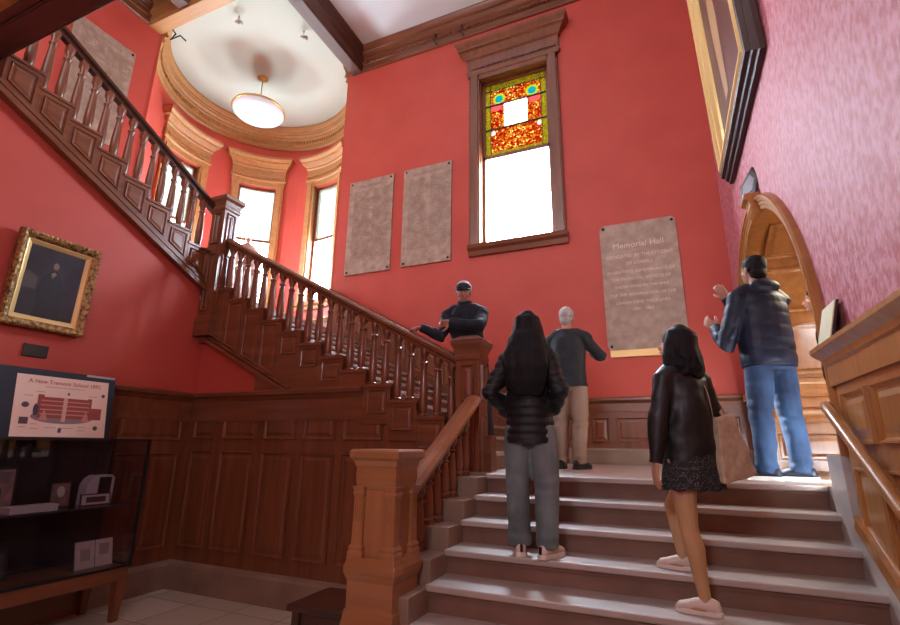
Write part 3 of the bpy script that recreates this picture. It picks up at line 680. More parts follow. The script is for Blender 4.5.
# ------------------------------------------------------------------ tablets
def tablet(label, fr, w, h, lines, lmat, mat=STONE, cat='plaque', lsize=.06, bolts=True, ledge=False, cut=.0, grp=None):
    """fr origin = lower left corner; U along width"""
    o_, U, V, Nn = [Vector(q) for q in fr]
    t = empty('wall_tablet', o_+U*(w/2)); tag(t, label, cat, grp)
    b = MB(); c = cut
    poly = [(c, 0), (w-c, 0), (w, c), (w, h-c), (w-c, h), (c, h), (0, h-c), (0, c)] if c else rectp(0, w, 0, h)
    b.prism(poly, lambda u, v, d: o_+U*u+V*v+Nn*d, 0, .035); child(b.build('slab', mat, bevel=.004), t)
    if bolts:
        for u in (.055, w-.055):
            for v in (.055, h-.055):
                b = MB(); b.ball(o_+U*u+V*v+Nn*.036, .022, n=10, m=6); child(b.build('bolt', DKMETAL, smooth=True), t)
    if ledge:
        b = MB(); b.prism(rectp(.03, w-.02, -.10, .03), lambda u, v, d: o_+U*u+V*v+Nn*d, 0, .03); child(b.build('gilt_backing', GOLDL), t)
    if lines:
        for (txt, u, v, sz, al) in lines:
            text_mesh('lettering', txt, sz, (o_+U*u+V*v+Nn*.0355, U, V, Nn), lmat, t, .001, al)
    return t
rnd = random.Random(7)
FN = ['JOHN', 'JAMES', 'WM', 'PATRICK', 'THOMAS', 'GEO', 'CHAS', 'HENRY', 'MICHAEL', 'EDWARD', 'SAML', 'DANIEL', 'ALBERT', 'FRANK']
LN = ['ADAMS', 'BAKER', 'CLARK', 'DAVIS', 'EMERY', 'FOSTER', 'GREEN', 'HILL', 'KELLEY', 'LORD', 'MOORE', 'NASON', 'PAGE', 'QUINN', 'READ', 'SMITH', 'TUCK', 'WARD', 'YOUNG']
def names(n): return '\n'.join(rnd.choice(FN)+' '+rnd.choice('ABCDEFHJLMW')+'. '+rnd.choice(LN) for _ in range(n))
def roll(w, h):
    return [('ROLL OF HONOR', w/2, h-.16, .07, 'CENTER'), (names(30), .12, h-.26, .048, 'LEFT'), (names(30), w/2+.06, h-.26, .048, 'LEFT')]
frB = lambda x, z: ((x, YB, z), (1, 0, 0), (0, 0, 1), (0, -1, 0))
tablet('grey-brown stone name tablet nearest the bay, left of the pair', frB(-5.42, 4.72), 1.0, 1.97, roll(1.0, 1.97), FAINT, grp='stone name tablets')
tablet('grey-brown stone name tablet nearer the tall window, right of the pair', frB(-4.19, 4.73), .99, 1.96, roll(.99, 1.96), FAINT, grp='stone name tablets')
tablet('brown stone name tablet on the wall above the upper flight', ((XU, 3.50, 6.55), (0, 1, 0), (0, 0, 1), (1, 0, 0)), 1.02, 2.0, roll(1.02, 2.0), FAINT, grp='stone name tablets')
mem = [('Memorial Hall', .53, 1.54, .125, 'CENTER'), ('DEDICATED BY THE CITIZENS', .53, 1.385, .068, 'CENTER'), ('OF LOWELL', .53, 1.27, .068, 'CENTER'),
       ('IN GRATEFUL REMEMBRANCE OF', .53, 1.14, .062, 'CENTER'), ('THE PATRIOTIC SERVICES OF', .53, 1.03, .062, 'CENTER'), ('THOSE WHO IN THE WAR', .53, .91, .062, 'CENTER'),
       ('FOR THE PRESERVATION OF THE', .53, .79, .06, 'CENTER'), ('UNION GAVE THEIR LIVES', .53, .67, .062, 'CENTER'), ('1861 · 1865', .53, .57, .06, 'CENTER')]
tablet('big brown stone memorial tablet with pale lettering, right of the tall window', frB(-.70, 2.97), 1.07, 1.94, mem, TEXT, lsize=.06, ledge=True, cut=.05)
# ------------------------------------------------------------------ portrait and name plate on the left wall
t = empty('framed_portrait', (XL+.02, 2.65, 2.66)); tag(t, 'gilt framed dark portrait of a standing man on the left wall', 'painting')
def frame_ring(b, w, h, prof, O, U, V, Nn, mi=0):
    """mitred frame, prof [(inset, out)]"""
    k = []
    for i_, d in prof:
        for u, v in ((-w/2+i_, i_), (w/2-i_, i_), (w/2-i_, h-i_), (-w/2+i_, h-i_)): k.append(O+U*u+V*v+Nn*d)
    n = len(prof); b.add(k, [(j*4+i, j*4+(i+1) % 4, j*4+4+(i+1) % 4, j*4+4+i) for j in range(n-1) for i in range(4)], mi)
O = Vector((XL+.015, 2.65, 2.66)); U, V = Vector((0, 1, 0)), Vector((.035, 0, 1)).normalized(); Nn = Vector((1, 0, -.035)).normalized()
b = MB(); frame_ring(b, .73, .93, [(0, 0), (0, .06), (.02, .085), (.05, .07), (.075, .045)], O, U, V, Nn)
for q in range(64):                                  # carved lumps round the edge
    s_ = q/64*4; e = int(s_); f_ = s_-e
    u, v = [(-.34+.68*f_, .02), (.34, .02+.89*f_), (.34-.68*f_, .91), (-.34, .91-.89*f_)][e]
    b.ball(O+U*u+V*v+Nn*.07, (.017, .024, .024), n=6, m=4)
child(b.build('frame', GOLD, smooth='auto'), t)
b = MB(); frame_ring(b, .60, .80, [(.0, .045), (.02, .04), (.05, .025), (.055, .02)], O+V*.065, U, V, Nn); child(b.build('inner_slip', GOLDL), t)
DKPAINT = mottled('dark_painting', (.008, .009, .016), (.03, .028, .045), (4, 4, 4), .3, 0, 3)
b = MB(); k = [O+U*u+V*v+Nn*.02 for u, v in rectp(-.26, .26, .11, .82)]; b.add(k, [(0, 1, 2, 3)]); child(b.build('canvas', DKPAINT), t)
b = MB(); P_ = lambda u, v: O+U*u+V*v+Nn*.0225
sil = [(-.12, .11), (.12, .11), (.10, .30), (.11, .45), (.06, .56), (.02, .60), (-.03, .59), (-.09, .52), (-.11, .38), (-.10, .25)]
b.add([P_(*q) for q in sil], [tuple(range(len(sil)))]); child(b.build('painted_figure', plain('coat_paint', (.006, .006, .012), .4)), t)
b = MB(); b.add([P_(.0+.026*math.cos(a), .65+.036*math.sin(a))+Nn*.001 for a in [i*PI/6 for i in range(12)]], [tuple(range(12))])
b.add([P_(*q)+Nn*.001 for q in ((-.03, .57), (.0, .59), (.02, .57), (-.01, .52))], [(0, 1, 2, 3)]); child(b.build('painted_face', plain('face_paint', (.22, .12, .09), .4)), t)
b = MB(); b.add([P_(*q)+Nn*.0005 for q in ((-.26, .38), (-.13, .38), (-.13, .50), (-.22, .55), (-.26, .5))], [(0, 1, 2, 3, 4)]); child(b.build('painted_backdrop', plain('backdrop_paint', (.06, .05, .05), .4)), t)
b = MB(); b.box((XL, 2.56, 2.40), (XL+.015, 2.77, 2.52)); npl = tag(b.build('name_plate', BLACK, bevel=.003), 'small black name plate below the gilt framed portrait', 'plaque')
# ------------------------------------------------------------------ display cabinet, left
x0, x1, y0, y1, zb, zt = XL+.10, -4.90, 1.75, 3.53, .47, 1.64
t = empty('display_cabinet', (-5.2, 2.6, 0)); tag(t, 'dark glazed display cabinet on wooden legs against the left wall', 'display case')
b = MB(); b.box((x0, y0, zb-.12), (x1, y1, zb)); b.box((x0+.02, y0, zb), (x1-.02, y1, zb+.01)); child(b.build('base_rail', WOODY, bevel=.006), t)
for xx in (x0+.04, x1-.04):
    for yy in (y0+.05, y1-.05):
        b = MB(); b.add([(xx+sx*s_, yy+sy*s_, z) for z, s_ in ((zb-.12, .045), (0, .028)) for sx, sy in ((-1, -1), (1, -1), (1, 1), (-1, 1))], [(0, 1, 2, 3), (7, 6, 5, 4), (0, 4, 5, 1), (1, 5, 6, 2), (2, 6, 7, 3), (3, 7, 4, 0)]); child(b.build('leg', WOODZ), t)
b = MB()
for xx in (x0, x1):
    for yy in (y0, y1): b.box((xx-.012, yy-.012, zb), (xx+.012, yy+.012, zt))
for zz_ in (zb+.012, zt):
    for xx in (x0, x1): b.bar((xx, y0, zz_), (xx, y1, zz_), .024, .02)
    for yy in (y0, y1): b.bar((x0, yy, zz_), (x1, yy, zz_), .024, .02)
child(b.build('metal_frame', BLACK), t)
b = MB(); b.box((x0-.01, y0, zb), (x0+.004, y1, zt)); b.box((x0, 3.0, zb+.02), (x0+.02, 3.02, zt)); child(b.build('back_board', plain('dark_backboard', (.02, .018, .022), .5)), t)
b = MB(); b.box((x1-.002, y0+.01, zb+.02), (x1+.002, y1-.01, zt-.01)); b.box((x0, y1-.002, zb+.02), (x1, y1+.002, zt-.01)); child(b.build('glass_panel', CASEG), t)
b = MB(); b.box((x0, y0, zt-.004), (x1, y1, zt+.006)); child(b.build('glass_top', CASEG), t)
zs = 1.03
b = MB(); b.box((x0+.01, y0+.01, zs-.02), (x1-.10, y1-.03, zs)); child(b.build('shelf', plain('shelf_glass', (.06, .05, .06), .15), bevel=.003), t)
def picture(name, label, cat, c, w, h, lean, mat, fmat=None, yaw=0, bw=.015, art=None):
    """upright rectangle facing +X leaning back; c = bottom centre"""
    c = Vector(c); U = Vector((math.sin(yaw), math.cos(yaw), 0)); Nh = Vector((math.cos(yaw), -math.sin(yaw), 0))
    V = (Vector((0, 0, 1))-Nh*lean).normalized(); Nn = U.cross(V); Nn = Nn if Nn.x > 0 else -Nn
    t = empty(name, c); tag(t, label, cat)
    b = MB(); b.prism(rectp(-w/2, w/2, 0, h), lambda u, v, d: c+U*u+V*v+Nn*d, -.012, 0); child(b.build('backing', fmat or mat), t)
    b = MB(); b.prism(rectp(-w/2+bw, w/2-bw, bw, h-bw), lambda u, v, d: c+U*u+V*v+Nn*d, 0, .003); child(b.build('print', mat), t)
    if art:
        for (nm, poly, mt) in art:
            b = MB(); b.add([c+U*u+V*v+Nn*.0045 for u, v in poly], [tuple(range(len(poly)))]); child(b.build(nm, mt), t)
    return t
def ell(cx, cy, rx, ry, n=14): return [(cx+rx*math.cos(2*PI*i/n), cy+ry*math.sin(2*PI*i/n)) for i in range(n)]
SEPIA = mottled('sepia_print', (.20, .11, .08), (.34, .20, .15), (25, 25, 25), .5)
SEPD = plain('sepia_dark', (.07, .03, .025), .5); INK = plain('ink', (.12, .07, .08), .6)
picture('framed_photograph', 'large framed photograph of a portrait on the upper shelf of the cabinet', 'picture', (-5.25, 2.38, zs), .50, .37, .12, SEPIA, BLACK, 0, .02, [('sitter', ell(.12, .16, .03, .05), SEPD), ('background_band', rectp(-.2, .2, .24, .33), plain('dull_grey', (.16, .12, .12), .5))])
picture('portrait_card', 'small brown portrait card standing on the upper shelf', 'picture', (-5.22, 2.98, zs), .17, .22, .15, SEPIA, SEPD, 0, .01, [('sitter', ell(0, .14, .035, .05), PAPER)])
picture('photograph_strip', 'wide small photograph lying before the arched box on the shelf', 'picture', (-5.12, 3.24, zs), .28, .11, .15, PAPER2, SEPD, 0, .012, [('view', rectp(-.09, .09, .03, .08), SEPD)])
t = empty('arched_box', (-5.28, 3.32, zs)); tag(t, 'small arched pale display box with dark hollow on the upper shelf', 'box')
b = MB(); arcp = [(-.13, 0), (-.13, .18), (-.10, .24), (-.05, .27), (.10, .27), (.13, .24), (.13, 0)]; b.prism(arcp, lambda u, v, d: (-5.34+d, 3.32+u, zs+v), 0, .12); child(b.build('shell', PAPER2), t)
b = MB(); b.prism([(-.02, .02), (.10, .02), (.10, .25), (-.02, .25)], lambda u, v, d: (-5.22+d, 3.32+u, zs+v), 0, .002); child(b.build('hollow', BLACK), t)
t = empty('paper_stack', (-5.10, 2.66, zs)); tag(t, 'low white stack of papers lying on the upper shelf', 'papers')
b = MB(); b.box((-5.18, 2.50, zs), (-5.02, 2.86, zs+.05)); child(b.build('sheets', PAPER2, bevel=.003), t); b = MB(); b.box((-5.185, 2.495, zs+.05), (-5.015, 2.865, zs+.055)); child(b.build('cover', PAPER), t)
picture('framed_group_photograph', 'dark framed group photograph on the cabinet floor', 'picture', (-5.25, 2.45, zb+.01), .50, .25, .2, mottled('murky_print', (.03, .025, .03), (.10, .08, .08), (12, 12, 12), .5), BLACK, 0, .03, [('figures', rectp(-.15, .12, .07, .15), BLACK)])
picture('open_booklet', 'open pale booklet standing on the cabinet floor near the right end', 'booklet', (-5.08, 3.31, zb+.01), .34, .24, .25, PAPER, PAPER2, 0, .004, [('fold', rectp(.0, .006, 0, .24), INK), ('drawing', rectp(-.13, -.04, .07, .17), plain('faint_drawing', (.42, .36, .32), .6)), ('drawing', rectp(.04, .13, .10, .2), plain('faint_drawing2', (.42, .36, .32), .6))])
# board with poster on the cabinet
U = Vector((0, 1, 0)); c = Vector((-5.22, 2.46, zt+.006))
t = empty('display_board', c); tag(t, 'dark blue-black display board standing on top of the glass cabinet', 'board')
V = Vector((-.10, 0, 1)).normalized(); Nn = Vector((1, 0, .10)).normalized()
b = MB(); b.prism(rectp(-.95, .85, 0, .62), lambda u, v, d: c+U*u+V*v+Nn*d, -.02, 0); child(b.build('panel', plain('navy_board', (.012, .018, .035), .5)), t)
b = MB(); b.prism(rectp(.56, .84, .60, .62), lambda u, v, d: c+U*u+V*v+Nn*d, -.005, .004); child(b.build('metal_strip', CHROME), t)
t = empty('poster', c); tag(t, 'pale pink printed poster of a long red school building on the display board', 'poster')
P_ = lambda u, v, d=0: c+U*u+V*v+Nn*(.003+d)
b = MB(); b.add([P_(u, v) for u, v in ((.00, .01), (.80, .01), (.78, .56), (-.02, .56))]+[P_(u, v, .002) for u, v in ((.00, .01), (.80, .01), (.78, .56), (-.02, .56))], [(0, 1, 2, 3), (4, 5, 6, 7), (0, 1, 5, 4), (1, 2, 6, 5), (2, 3, 7, 6), (3, 0, 4, 7)])
child(b.build('sheet', mottled('pink_paper', (.88, .64, .52), (.92, .72, .60), (4, 4, 4), .5)), t)
BRICK = plain('printed_brick', (.34, .07, .06), .6); BR2 = plain('printed_brick_light', (.62, .26, .20), .6)
o = text_mesh('poster_title', 'A New Tremont School 1892', .052, (P_(.39, .49, .003), U, V, Nn), plain('red_ink', (.45, .04, .03), .6), t, .0005)
def flat(nm, polys, mt, d=.003):
    for q in polys:
        b = MB(); b.add([P_(u, v, d) for u, v in q], [tuple(range(len(q)))]); child(b.build(nm, mt), t)
flat('ground_shadow', [ell(.40, .19, .27, .06, 20)], plain('grey_ink', (.30, .20, .20), .6), .0025)
flat('school_building', [rectp(.18, .64, .18, .37), rectp(.64, .74, .18, .29), rectp(.17, .22, .30, .39), rectp(.60, .64, .30, .38)], BRICK)
flat('window_band', [rectp(.20, .62, z, z+.012) for z in (.21, .25, .29, .33)], BR2, .0035)
flat('central_tower', [rectp(.385, .42, .15, .37)], plain('pale_print', (.72, .42, .34), .6), .004)
flat('tree', [ell(.165, .25, .022, .055)], plain('tree_ink', (.06, .05, .08), .6), .0045)
flat('gable', [[(.20, .16), (.27, .16), (.235, .26)], [(.56, .16), (.63, .16), (.595, .26)]], BR2, .004)
flat('vignette', [ell(.08, .29, .03, .025), rectp(.05, .12, .12, .18), ell(.70, .10, .022, .022), ell(.74, .42, .018, .018), rectp(.37, .40, .05, .09), ell(.42, .41, .01, .014)], INK)
flat('caption', [rectp(u, u+w, v, v+.006) for u, w, v in ((.15, .07, .41), (.06, .07, .37), (.14, .06, .12), (.14, .07, .08), (.25, .10, .09), (.38, .12, .09), (.54, .07, .10), (.54, .06, .07), (.05, .06, .09), (.60, .08, .40), (.22, .34, .46))], plain('caption_ink', (.52, .34, .28), .6))
# ------------------------------------------------------------------ bench left of the low newel
t = empty('bench', (-2.15, 3.3, 0)); tag(t, 'low dark wooden bench between the low newel and the panelling', 'bench')
b = MB(); b.box((-2.60, 3.10, .49), (-1.88, 3.60, .53)); child(b.build('seat', DARKW, bevel=.006), t)
for xx in (-2.53, -1.95):
    for yy in (3.15, 3.55):
        b = MB(); b.box((xx-.03, yy-.03, 0), (xx+.03, yy+.03, .49)); child(b.build('leg', DARKW), t)
for yy in (3.14, 3.54):
    b = MB(); b.box((-2.53, yy, .40), (-1.95, yy+.02, .49)); child(b.build('apron', DARKW), t)
# ------------------------------------------------------------------ pendant lamp in the bay
lx, ly = -7.94, 7.02
t = empty('pendant_lamp', (lx, ly, ZC)); tag(t, 'white glass bowl lamp with brass rim hanging in the round bay', 'lamp')
b = MB(); b.lathe([(.12, 0), (.12, -.015), (.07, -.03), (.03, -.06), (.012, -.08)], (0, 0, 0), 20); b.build('canopy', BRASS, t, smooth=True)
b = MB(); b.tube([(0, 0, -.06), (0, 0, -.88)], .012, 8); b.build('rod', BRASS, t, smooth=True)
b = MB(); R0 = .56; zr = -.88
b.tube([(R0*math.cos(a), R0*math.sin(a), zr) for a in [i*PI/24 for i in range(48)]], .022, 8, closed=True); b.build('rim', BRASS, t, smooth=True)
m, nt, p = newmat('milk_glass'); p.inputs['Base Color'].default_value = (.62, .65, .68, 1); p.inputs['Roughness'].default_value = .15
p.inputs['Emission Color'].default_value = (.85, .92, 1, 1); p.inputs['Emission Strength'].default_value = .10
b = MB(); b.lathe([(.01, zr-.24), (.15, zr-.232), (.30, zr-.20), (.45, zr-.13), (.55, zr-.06), (R0-.01, zr)], (0, 0, 0), 32); b.build('bowl', m, t, smooth=True)
BULB = plain('bulb', (1, 1, 1), .3); BULB.node_tree.nodes['Principled BSDF'].inputs['Emission Color'].default_value = (1, 1, 1, 1); BULB.node_tree.nodes['Principled BSDF'].inputs['Emission Strength'].default_value = 1
for dx, dy, q in ((.06, -.1, .05), (-.12, -.05, .04), (.2, .05, .035), (.0, .15, .04)):
    zz_ = zr-.24+(dx*dx+dy*dy)*.45
    b = MB(); b.ball((dx, dy, zz_), (q, q, .01), n=10, m=6); b.build('bulb', BULB, t, smooth=True)
# small ceiling spotlights
def spot(label, x, y, z):
    t = empty('spotlight', (x, y, z)); tag(t, label, 'spotlight', 'bay ceiling spotlights')
    b = MB(); b.tube([(0, 0, 0), (0, 0, -.10), (.03, 0, -.14)], .012, 8); b.build('arm', CHROME, t, smooth=True)
    b = MB(); b.tube([(-.05, 0, -.12), (.07, 0, -.20)], [.03, .05], 12); b.build('lamp_head', PAPER2, t, smooth=True)
spot('small white spotlight on the bay ceiling, left of the pair near the beams', -7.1, 5.5, ZC)
spot('small white spotlight on the bay ceiling beside the long beam', -6.15, 6.3, ZC)
t = b = None
b = MB(); b.tube([(-8.35, 5.0, 9.6), (-8.2, 5.02, 9.4), (-8.3, 5.0, 9.28), (-8.1, 5.05, 9.35), (-7.98, 5.1, 9.22)], .015, 6); tag(b.build('picture_hook', DKMETAL, smooth=True), 'bent dark metal hook at the corner of the cross beam and the bay', 'hook')
for x, lb in ((-3.55, 'small dark hook on the back cornice, the one nearer the beam'), (-2.98, 'small dark hook on the back cornice, nearer the tall window')):
    b = MB(); b.tube([(x, YB-.05, 9.60), (x, YB-.15, 9.56), (x-.02, YB-.15, 9.38), (x+.03, YB-.10, 9.33)], .013, 6); tag(b.build('picture_hook', DKMETAL, smooth=True), lb, 'hook', 'cornice hooks')
# ------------------------------------------------------------------ urn on the bay landing
t = empty('urn', (-8.1, 7.35, L2)); tag(t, 'covered stone urn with a knob on a pedestal before the middle bay window', 'urn')
ux = MB(); UR = mottled('pinkish_stone', (.42, .27, .22), (.52, .36, .30), (8, 8, 8), .6)
ux.lathe([(.20, 1.72), (.27, 1.80), (.28, 1.9), (.24, 1.95)], (0, 0, 0), 20); ux.build('bowl', UR, t, smooth=True)
ux = MB(); ux.lathe([(.27, 1.95), (.27, 1.97), (.23, 2.09), (.13, 2.20), (.05, 2.25), (.04, 2.28), (.06, 2.31), (.06, 2.34), (.02, 2.38)], (0, 0, 0), 20); ux.build('lid', UR, t, smooth=True)
ux = MB(); ux.square([(.25, 0), (.25, .1), (.2, .14), (.18, 1.5), (.22, 1.56), (.24, 1.6), (.24, 1.66), (.12, 1.68), (.1, 1.72)], (0, 0, 0)); ux.build('pedestal', WOODZ, t)
# ------------------------------------------------------------------ big painting high on the right wall
t = empty('large_painting', (XR, 5.0, 4.7)); tag(t, 'huge gilt and dark framed painting high on the right wall', 'painting')
O = Vector((XR-.01, 4.90, 4.62)); U, V = Vector((0, -1, 0)), Vector((-.03, 0, 1)).normalized(); Nn = Vector((-1, 0, -.03)).normalized()
b = MB(); frame_ring(b, 2.2, 3.6, [(0, 0), (0, .04), (.02, .05), (.03, .08), (.05, .09), (.06, .125), (.10, .13)], O, U, V, Nn); child(b.build('outer_frame', plain('dull_dark_wood', (.04, .016, .012), .6), smooth='auto'), t)
b = MB(); frame_ring(b, 2.0, 3.4, [(0, .125), (.02, .15), (.06, .145), (.08, .115), (.12, .11), (.15, .07), (.20, .05)], O+V*.10, U, V, Nn); child(b.build('gilt_frame', GOLDL, smooth='auto'), t)
b = MB(); b.add([O+U*u+V*v+Nn*.05 for u, v in rectp(-.82, .82, .28, 3.32)], [(0, 1, 2, 3)]); child(b.build('canvas', mottled('umber_painting', (.05, .02, .018), (.12, .06, .045), (2, 2, 2), .35)), t)
b = MB(); b.add([O+U*u+V*v+Nn*.053 for u, v in ((-.35, .6), (-.15, .6), (-.05, 1.5), (-.1, 2.4), (-.3, 2.6), (-.42, 1.6))], [tuple(range(6))]); child(b.build('painted_robe', plain('ochre_paint', (.35, .2, .1), .4)), t)
# small dark plaque on the keystone, card on the ledge
t = empty('small_plaque', (XR-.09, AY-.38, 3.93)); tag(t, 'small dark pointed shield plaque standing on the arch keystone', 'plaque')
b = MB(); b.prism([(-.12, 0), (.10, 0), (.13, .20), (.0, .36), (-.12, .20)], lambda u, v, d: (XR-.09+d+v*.2-u*.45, AY-.38+u*.8, 3.93+v*.85), 0, .02); child(b.build('shield', BLACK, bevel=.003), t)
b = MB(); b.prism([(-.08, .05), (.07, .05), (.08, .18), (.0, .27), (-.08, .18)], lambda u, v, d: (XR-.09-d+v*.2-u*.45, AY-.38+u*.8, 3.93+v*.85), 0, .004); child(b.build('emblem', plain('dull_silver', (.2, .17, .2), .4)), t)
t = empty('card_sign', (XR-.07, 3.45, 2.232)); tag(t, 'cream card standing on the panelling ledge beside the arch', 'card')
c = Vector((XR-.09, 3.47, 2.232)); U = Vector((.0, -1, 0)); V = Vector((.25, 0, 1)).normalized()
b = MB(); b.prism(rectp(-.13, .13, 0, .24), lambda u, v, d: c+U*u+V*v+Vector((d, 0, 0)), 0, .006); child(b.build('card_face', CREAM), t)
b = MB(); b.prism(rectp(-.13, .13, 0, .24), lambda u, v, d: c+U*u+V*v+Vector((d, 0, 0)), .006, .02); child(b.build('card_back', BLACK), t)
# ------------------------------------------------------------------ people
SKIN = mottled('skin', (.50, .25, .17), (.56, .30, .21), (8, 8, 8), .5, 0, 3, .4)
SKINP = mottled('ruddy_skin', (.52, .22, .16), (.58, .28, .20), (8, 8, 8), .5, 0, 3, .4)
TIGHTS = mottled('tan_tights', (.50, .29, .14), (.56, .33, .17), (8, 8, 8), .5, 0, 3, .4)
HAIRK = mottled('black_hair', (.003, .003, .004), (.008, .007, .009), (60, 60, 6), .6, .5, 4, .25)
HAIRG = mottled('grey_hair', (.35, .34, .33), (.6, .58, .56), (50, 50, 50), .6, .4, 4)
PUFFK = mottled('black_puffer', (.004, .0045, .006), (.009, .009, .012), (8, 8, 8), .55, .1, 3, .4)
PUFFN = mottled('navy_puffer', (.004, .010, .028), (.010, .020, .052), (8, 8, 8), .50, .1, 3, .45)
JKTK = mottled('black_jacket_cloth', (.005, .005, .006), (.010, .010, .012), (8, 8, 8), .5, .1, 3, .5)
JKTG = mottled('dark_green_cloth', (.010, .016, .022), (.018, .028, .034), (8, 8, 8), .7, .1, 3)
JKTN = mottled('dark_blue_fleece', (.008, .012, .024), (.016, .022, .040), (14, 14, 14), .8, .2, 3)
JEANS = mottled('washed_grey_denim', (.085, .11, .12), (.19, .23, .235), (7, 7, 3), .8, .15, 6)
JEANB = mottled('blue_denim', (.004, .015, .050), (.035, .08, .17), (7, 7, 3), .8, .15, 6)
KHAKI = mottled('khaki_cloth', (.30, .22, .165), (.40, .30, .23), (6, 6, 3), .8, .1, 4)
TROUS = mottled('charcoal_trousers', (.012, .014, .02), (.025, .027, .035), (6, 6, 6), .8)
WHITEL = mottled('cream_leather', (.62, .50, .42), (.74, .62, .54), (10, 10, 10), .5)
SOLEW = plain('white_sole', (.78, .70, .62), .5); SHOEK = plain('black_shoe', (.012, .01, .012), .45); SHOEN = plain('navy_shoe', (.008, .012, .03), .5)
SOLEK = plain('dark_sole', (.02, .02, .02), .6)
CAPM = mottled('cap_cloth', (.010, .018, .022), (.03, .045, .05), (20, 20, 20), .7); CAPW = plain('cap_top', (.55, .60, .62), .7)
CANVAS = mottled('canvas_tote', (.44, .32, .22), (.56, .42, .30), (30, 30, 30), .85, .1, 4)
EYEW = plain('eye', (.6, .55, .5), .2); EYED = plain('iris', (.02, .015, .01), .2); LIP = plain('lip', (.40, .13, .11), .5)
m, nt, p = newmat('dotted_cloth'); v = mapped(nt, (30, 30, 30)); vo = N(nt, 'ShaderNodeTexVoronoi'); vo.inputs['Randomness'].default_value = .6
nt.links.new(v, vo.inputs['Vector']); nt.links.new(ramp(nt, vo.outputs[0], [(.17, (.55, .52, .48)), (.22, (.010, .009, .012))]), p.inputs['Base Color']); p.inputs['Roughness'].default_value = .8
DOTTED = m
def blob(name, mb, mat, vox, root, Tm, it=3, disp=None, fac=.5):
    me = bpy.data.meshes.new('tmp'); me.from_pydata(mb.v, [], mb.f)
    bm = bmesh.new(); bm.from_mesh(me); bmesh.ops.recalc_face_normals(bm, faces=bm.faces); bm.to_mesh(me); bm.free()
    ob = bpy.data.objects.new('tmp', me); C.objects.link(ob)
    r = ob.modifiers.new('r', 'REMESH'); r.mode = 'VOXEL'; r.voxel_size = vox; r.adaptivity = 0
    if it: q = ob.modifiers.new('s', 'SMOOTH'); q.iterations = it; q.factor = fac
    dg = bpy.context.evaluated_depsgraph_get(); out = bpy.data.meshes.new_from_object(ob.evaluated_get(dg))
    bpy.data.objects.remove(ob); out.name = name
    if disp:
        ns = [v.normal.copy() for v in out.vertices]
        for v, n_ in zip(out.vertices, ns): v.co += n_*disp(v.co)
    out.transform(Tm); out.materials.clear(); out.materials.append(mat)
    for p_ in out.polygons: p_.use_smooth = True
    o = bpy.data.objects.new(name, out); C.objects.link(o)
    if root: child(o, root)
    return o
def wr(a=.006, f=9):
    return lambda c: a*noise.noise(c*f)+a*.5*noise.noise(c*f*2.3)
def puff(per=.065, amp=.011):
    return lambda c: amp*(abs(math.sin(PI*(c.z+.01*noise.noise(c*6))/per))**.6-.6)+.004*noise.noise(c*14)
def fingers(mb, wrist, d, pn, side, curl, sc=1.0, spread=.06, thumb=.7):
    """wrist point, d towards the fingertips, pn palm facing; side +1 thumb towards pn x d"""
    d = Vector(d).normalized(); pn = Vector(pn); pn = (pn-d*pn.dot(d)).normalized(); lat = pn.cross(d)*side; w = Vector(wrist)
    for i, (o_, L, k0) in enumerate(((.030, .070, .088), (.010, .080, .093), (-.010, .074, .090), (-.029, .058, .082))):
        a = w+lat*o_*.6*sc; kn = w+d*k0*sc+lat*o_*sc
        mb.tube([a, (a+kn)/2-pn*.003*sc, kn], [(.014*sc, .014*sc), (.0135*sc, .0135*sc), (.0105*sc, .0105*sc)], 8)
        dd = (d+lat*(spread*(1.5-i))).normalized(); p_ = kn; ang = 0; c = curl*(1+.08*i)
        pts = [kn]
        for s_, cc in ((.45, c), (.32, c*1.1), (.23, c*.8)):
            ang += cc; dr = dd*math.cos(ang)+pn*math.sin(ang); p_ = p_+dr*L*s_*sc; pts.append(p_)
        mb.tube(pts, [.0098*sc, .0090*sc, .0082*sc, .0066*sc], 8)
    tb = w+d*.022*sc+lat*.022*sc; t1 = tb+(d*.55+lat*.75+pn*.35).normalized()*.040*sc; t2 = t1+(d*.8+lat*.45+pn*thumb).normalized()*.032*sc; t3 = t2+(d*.95+lat*.1+pn*thumb).normalized()*.026*sc
    mb.tube([tb, t1, t2, t3], [.015*sc, .0118*sc, .0105*sc, .0082*sc], 8)
def rotz(a): return Matrix.Rotation(a, 3, 'Z')
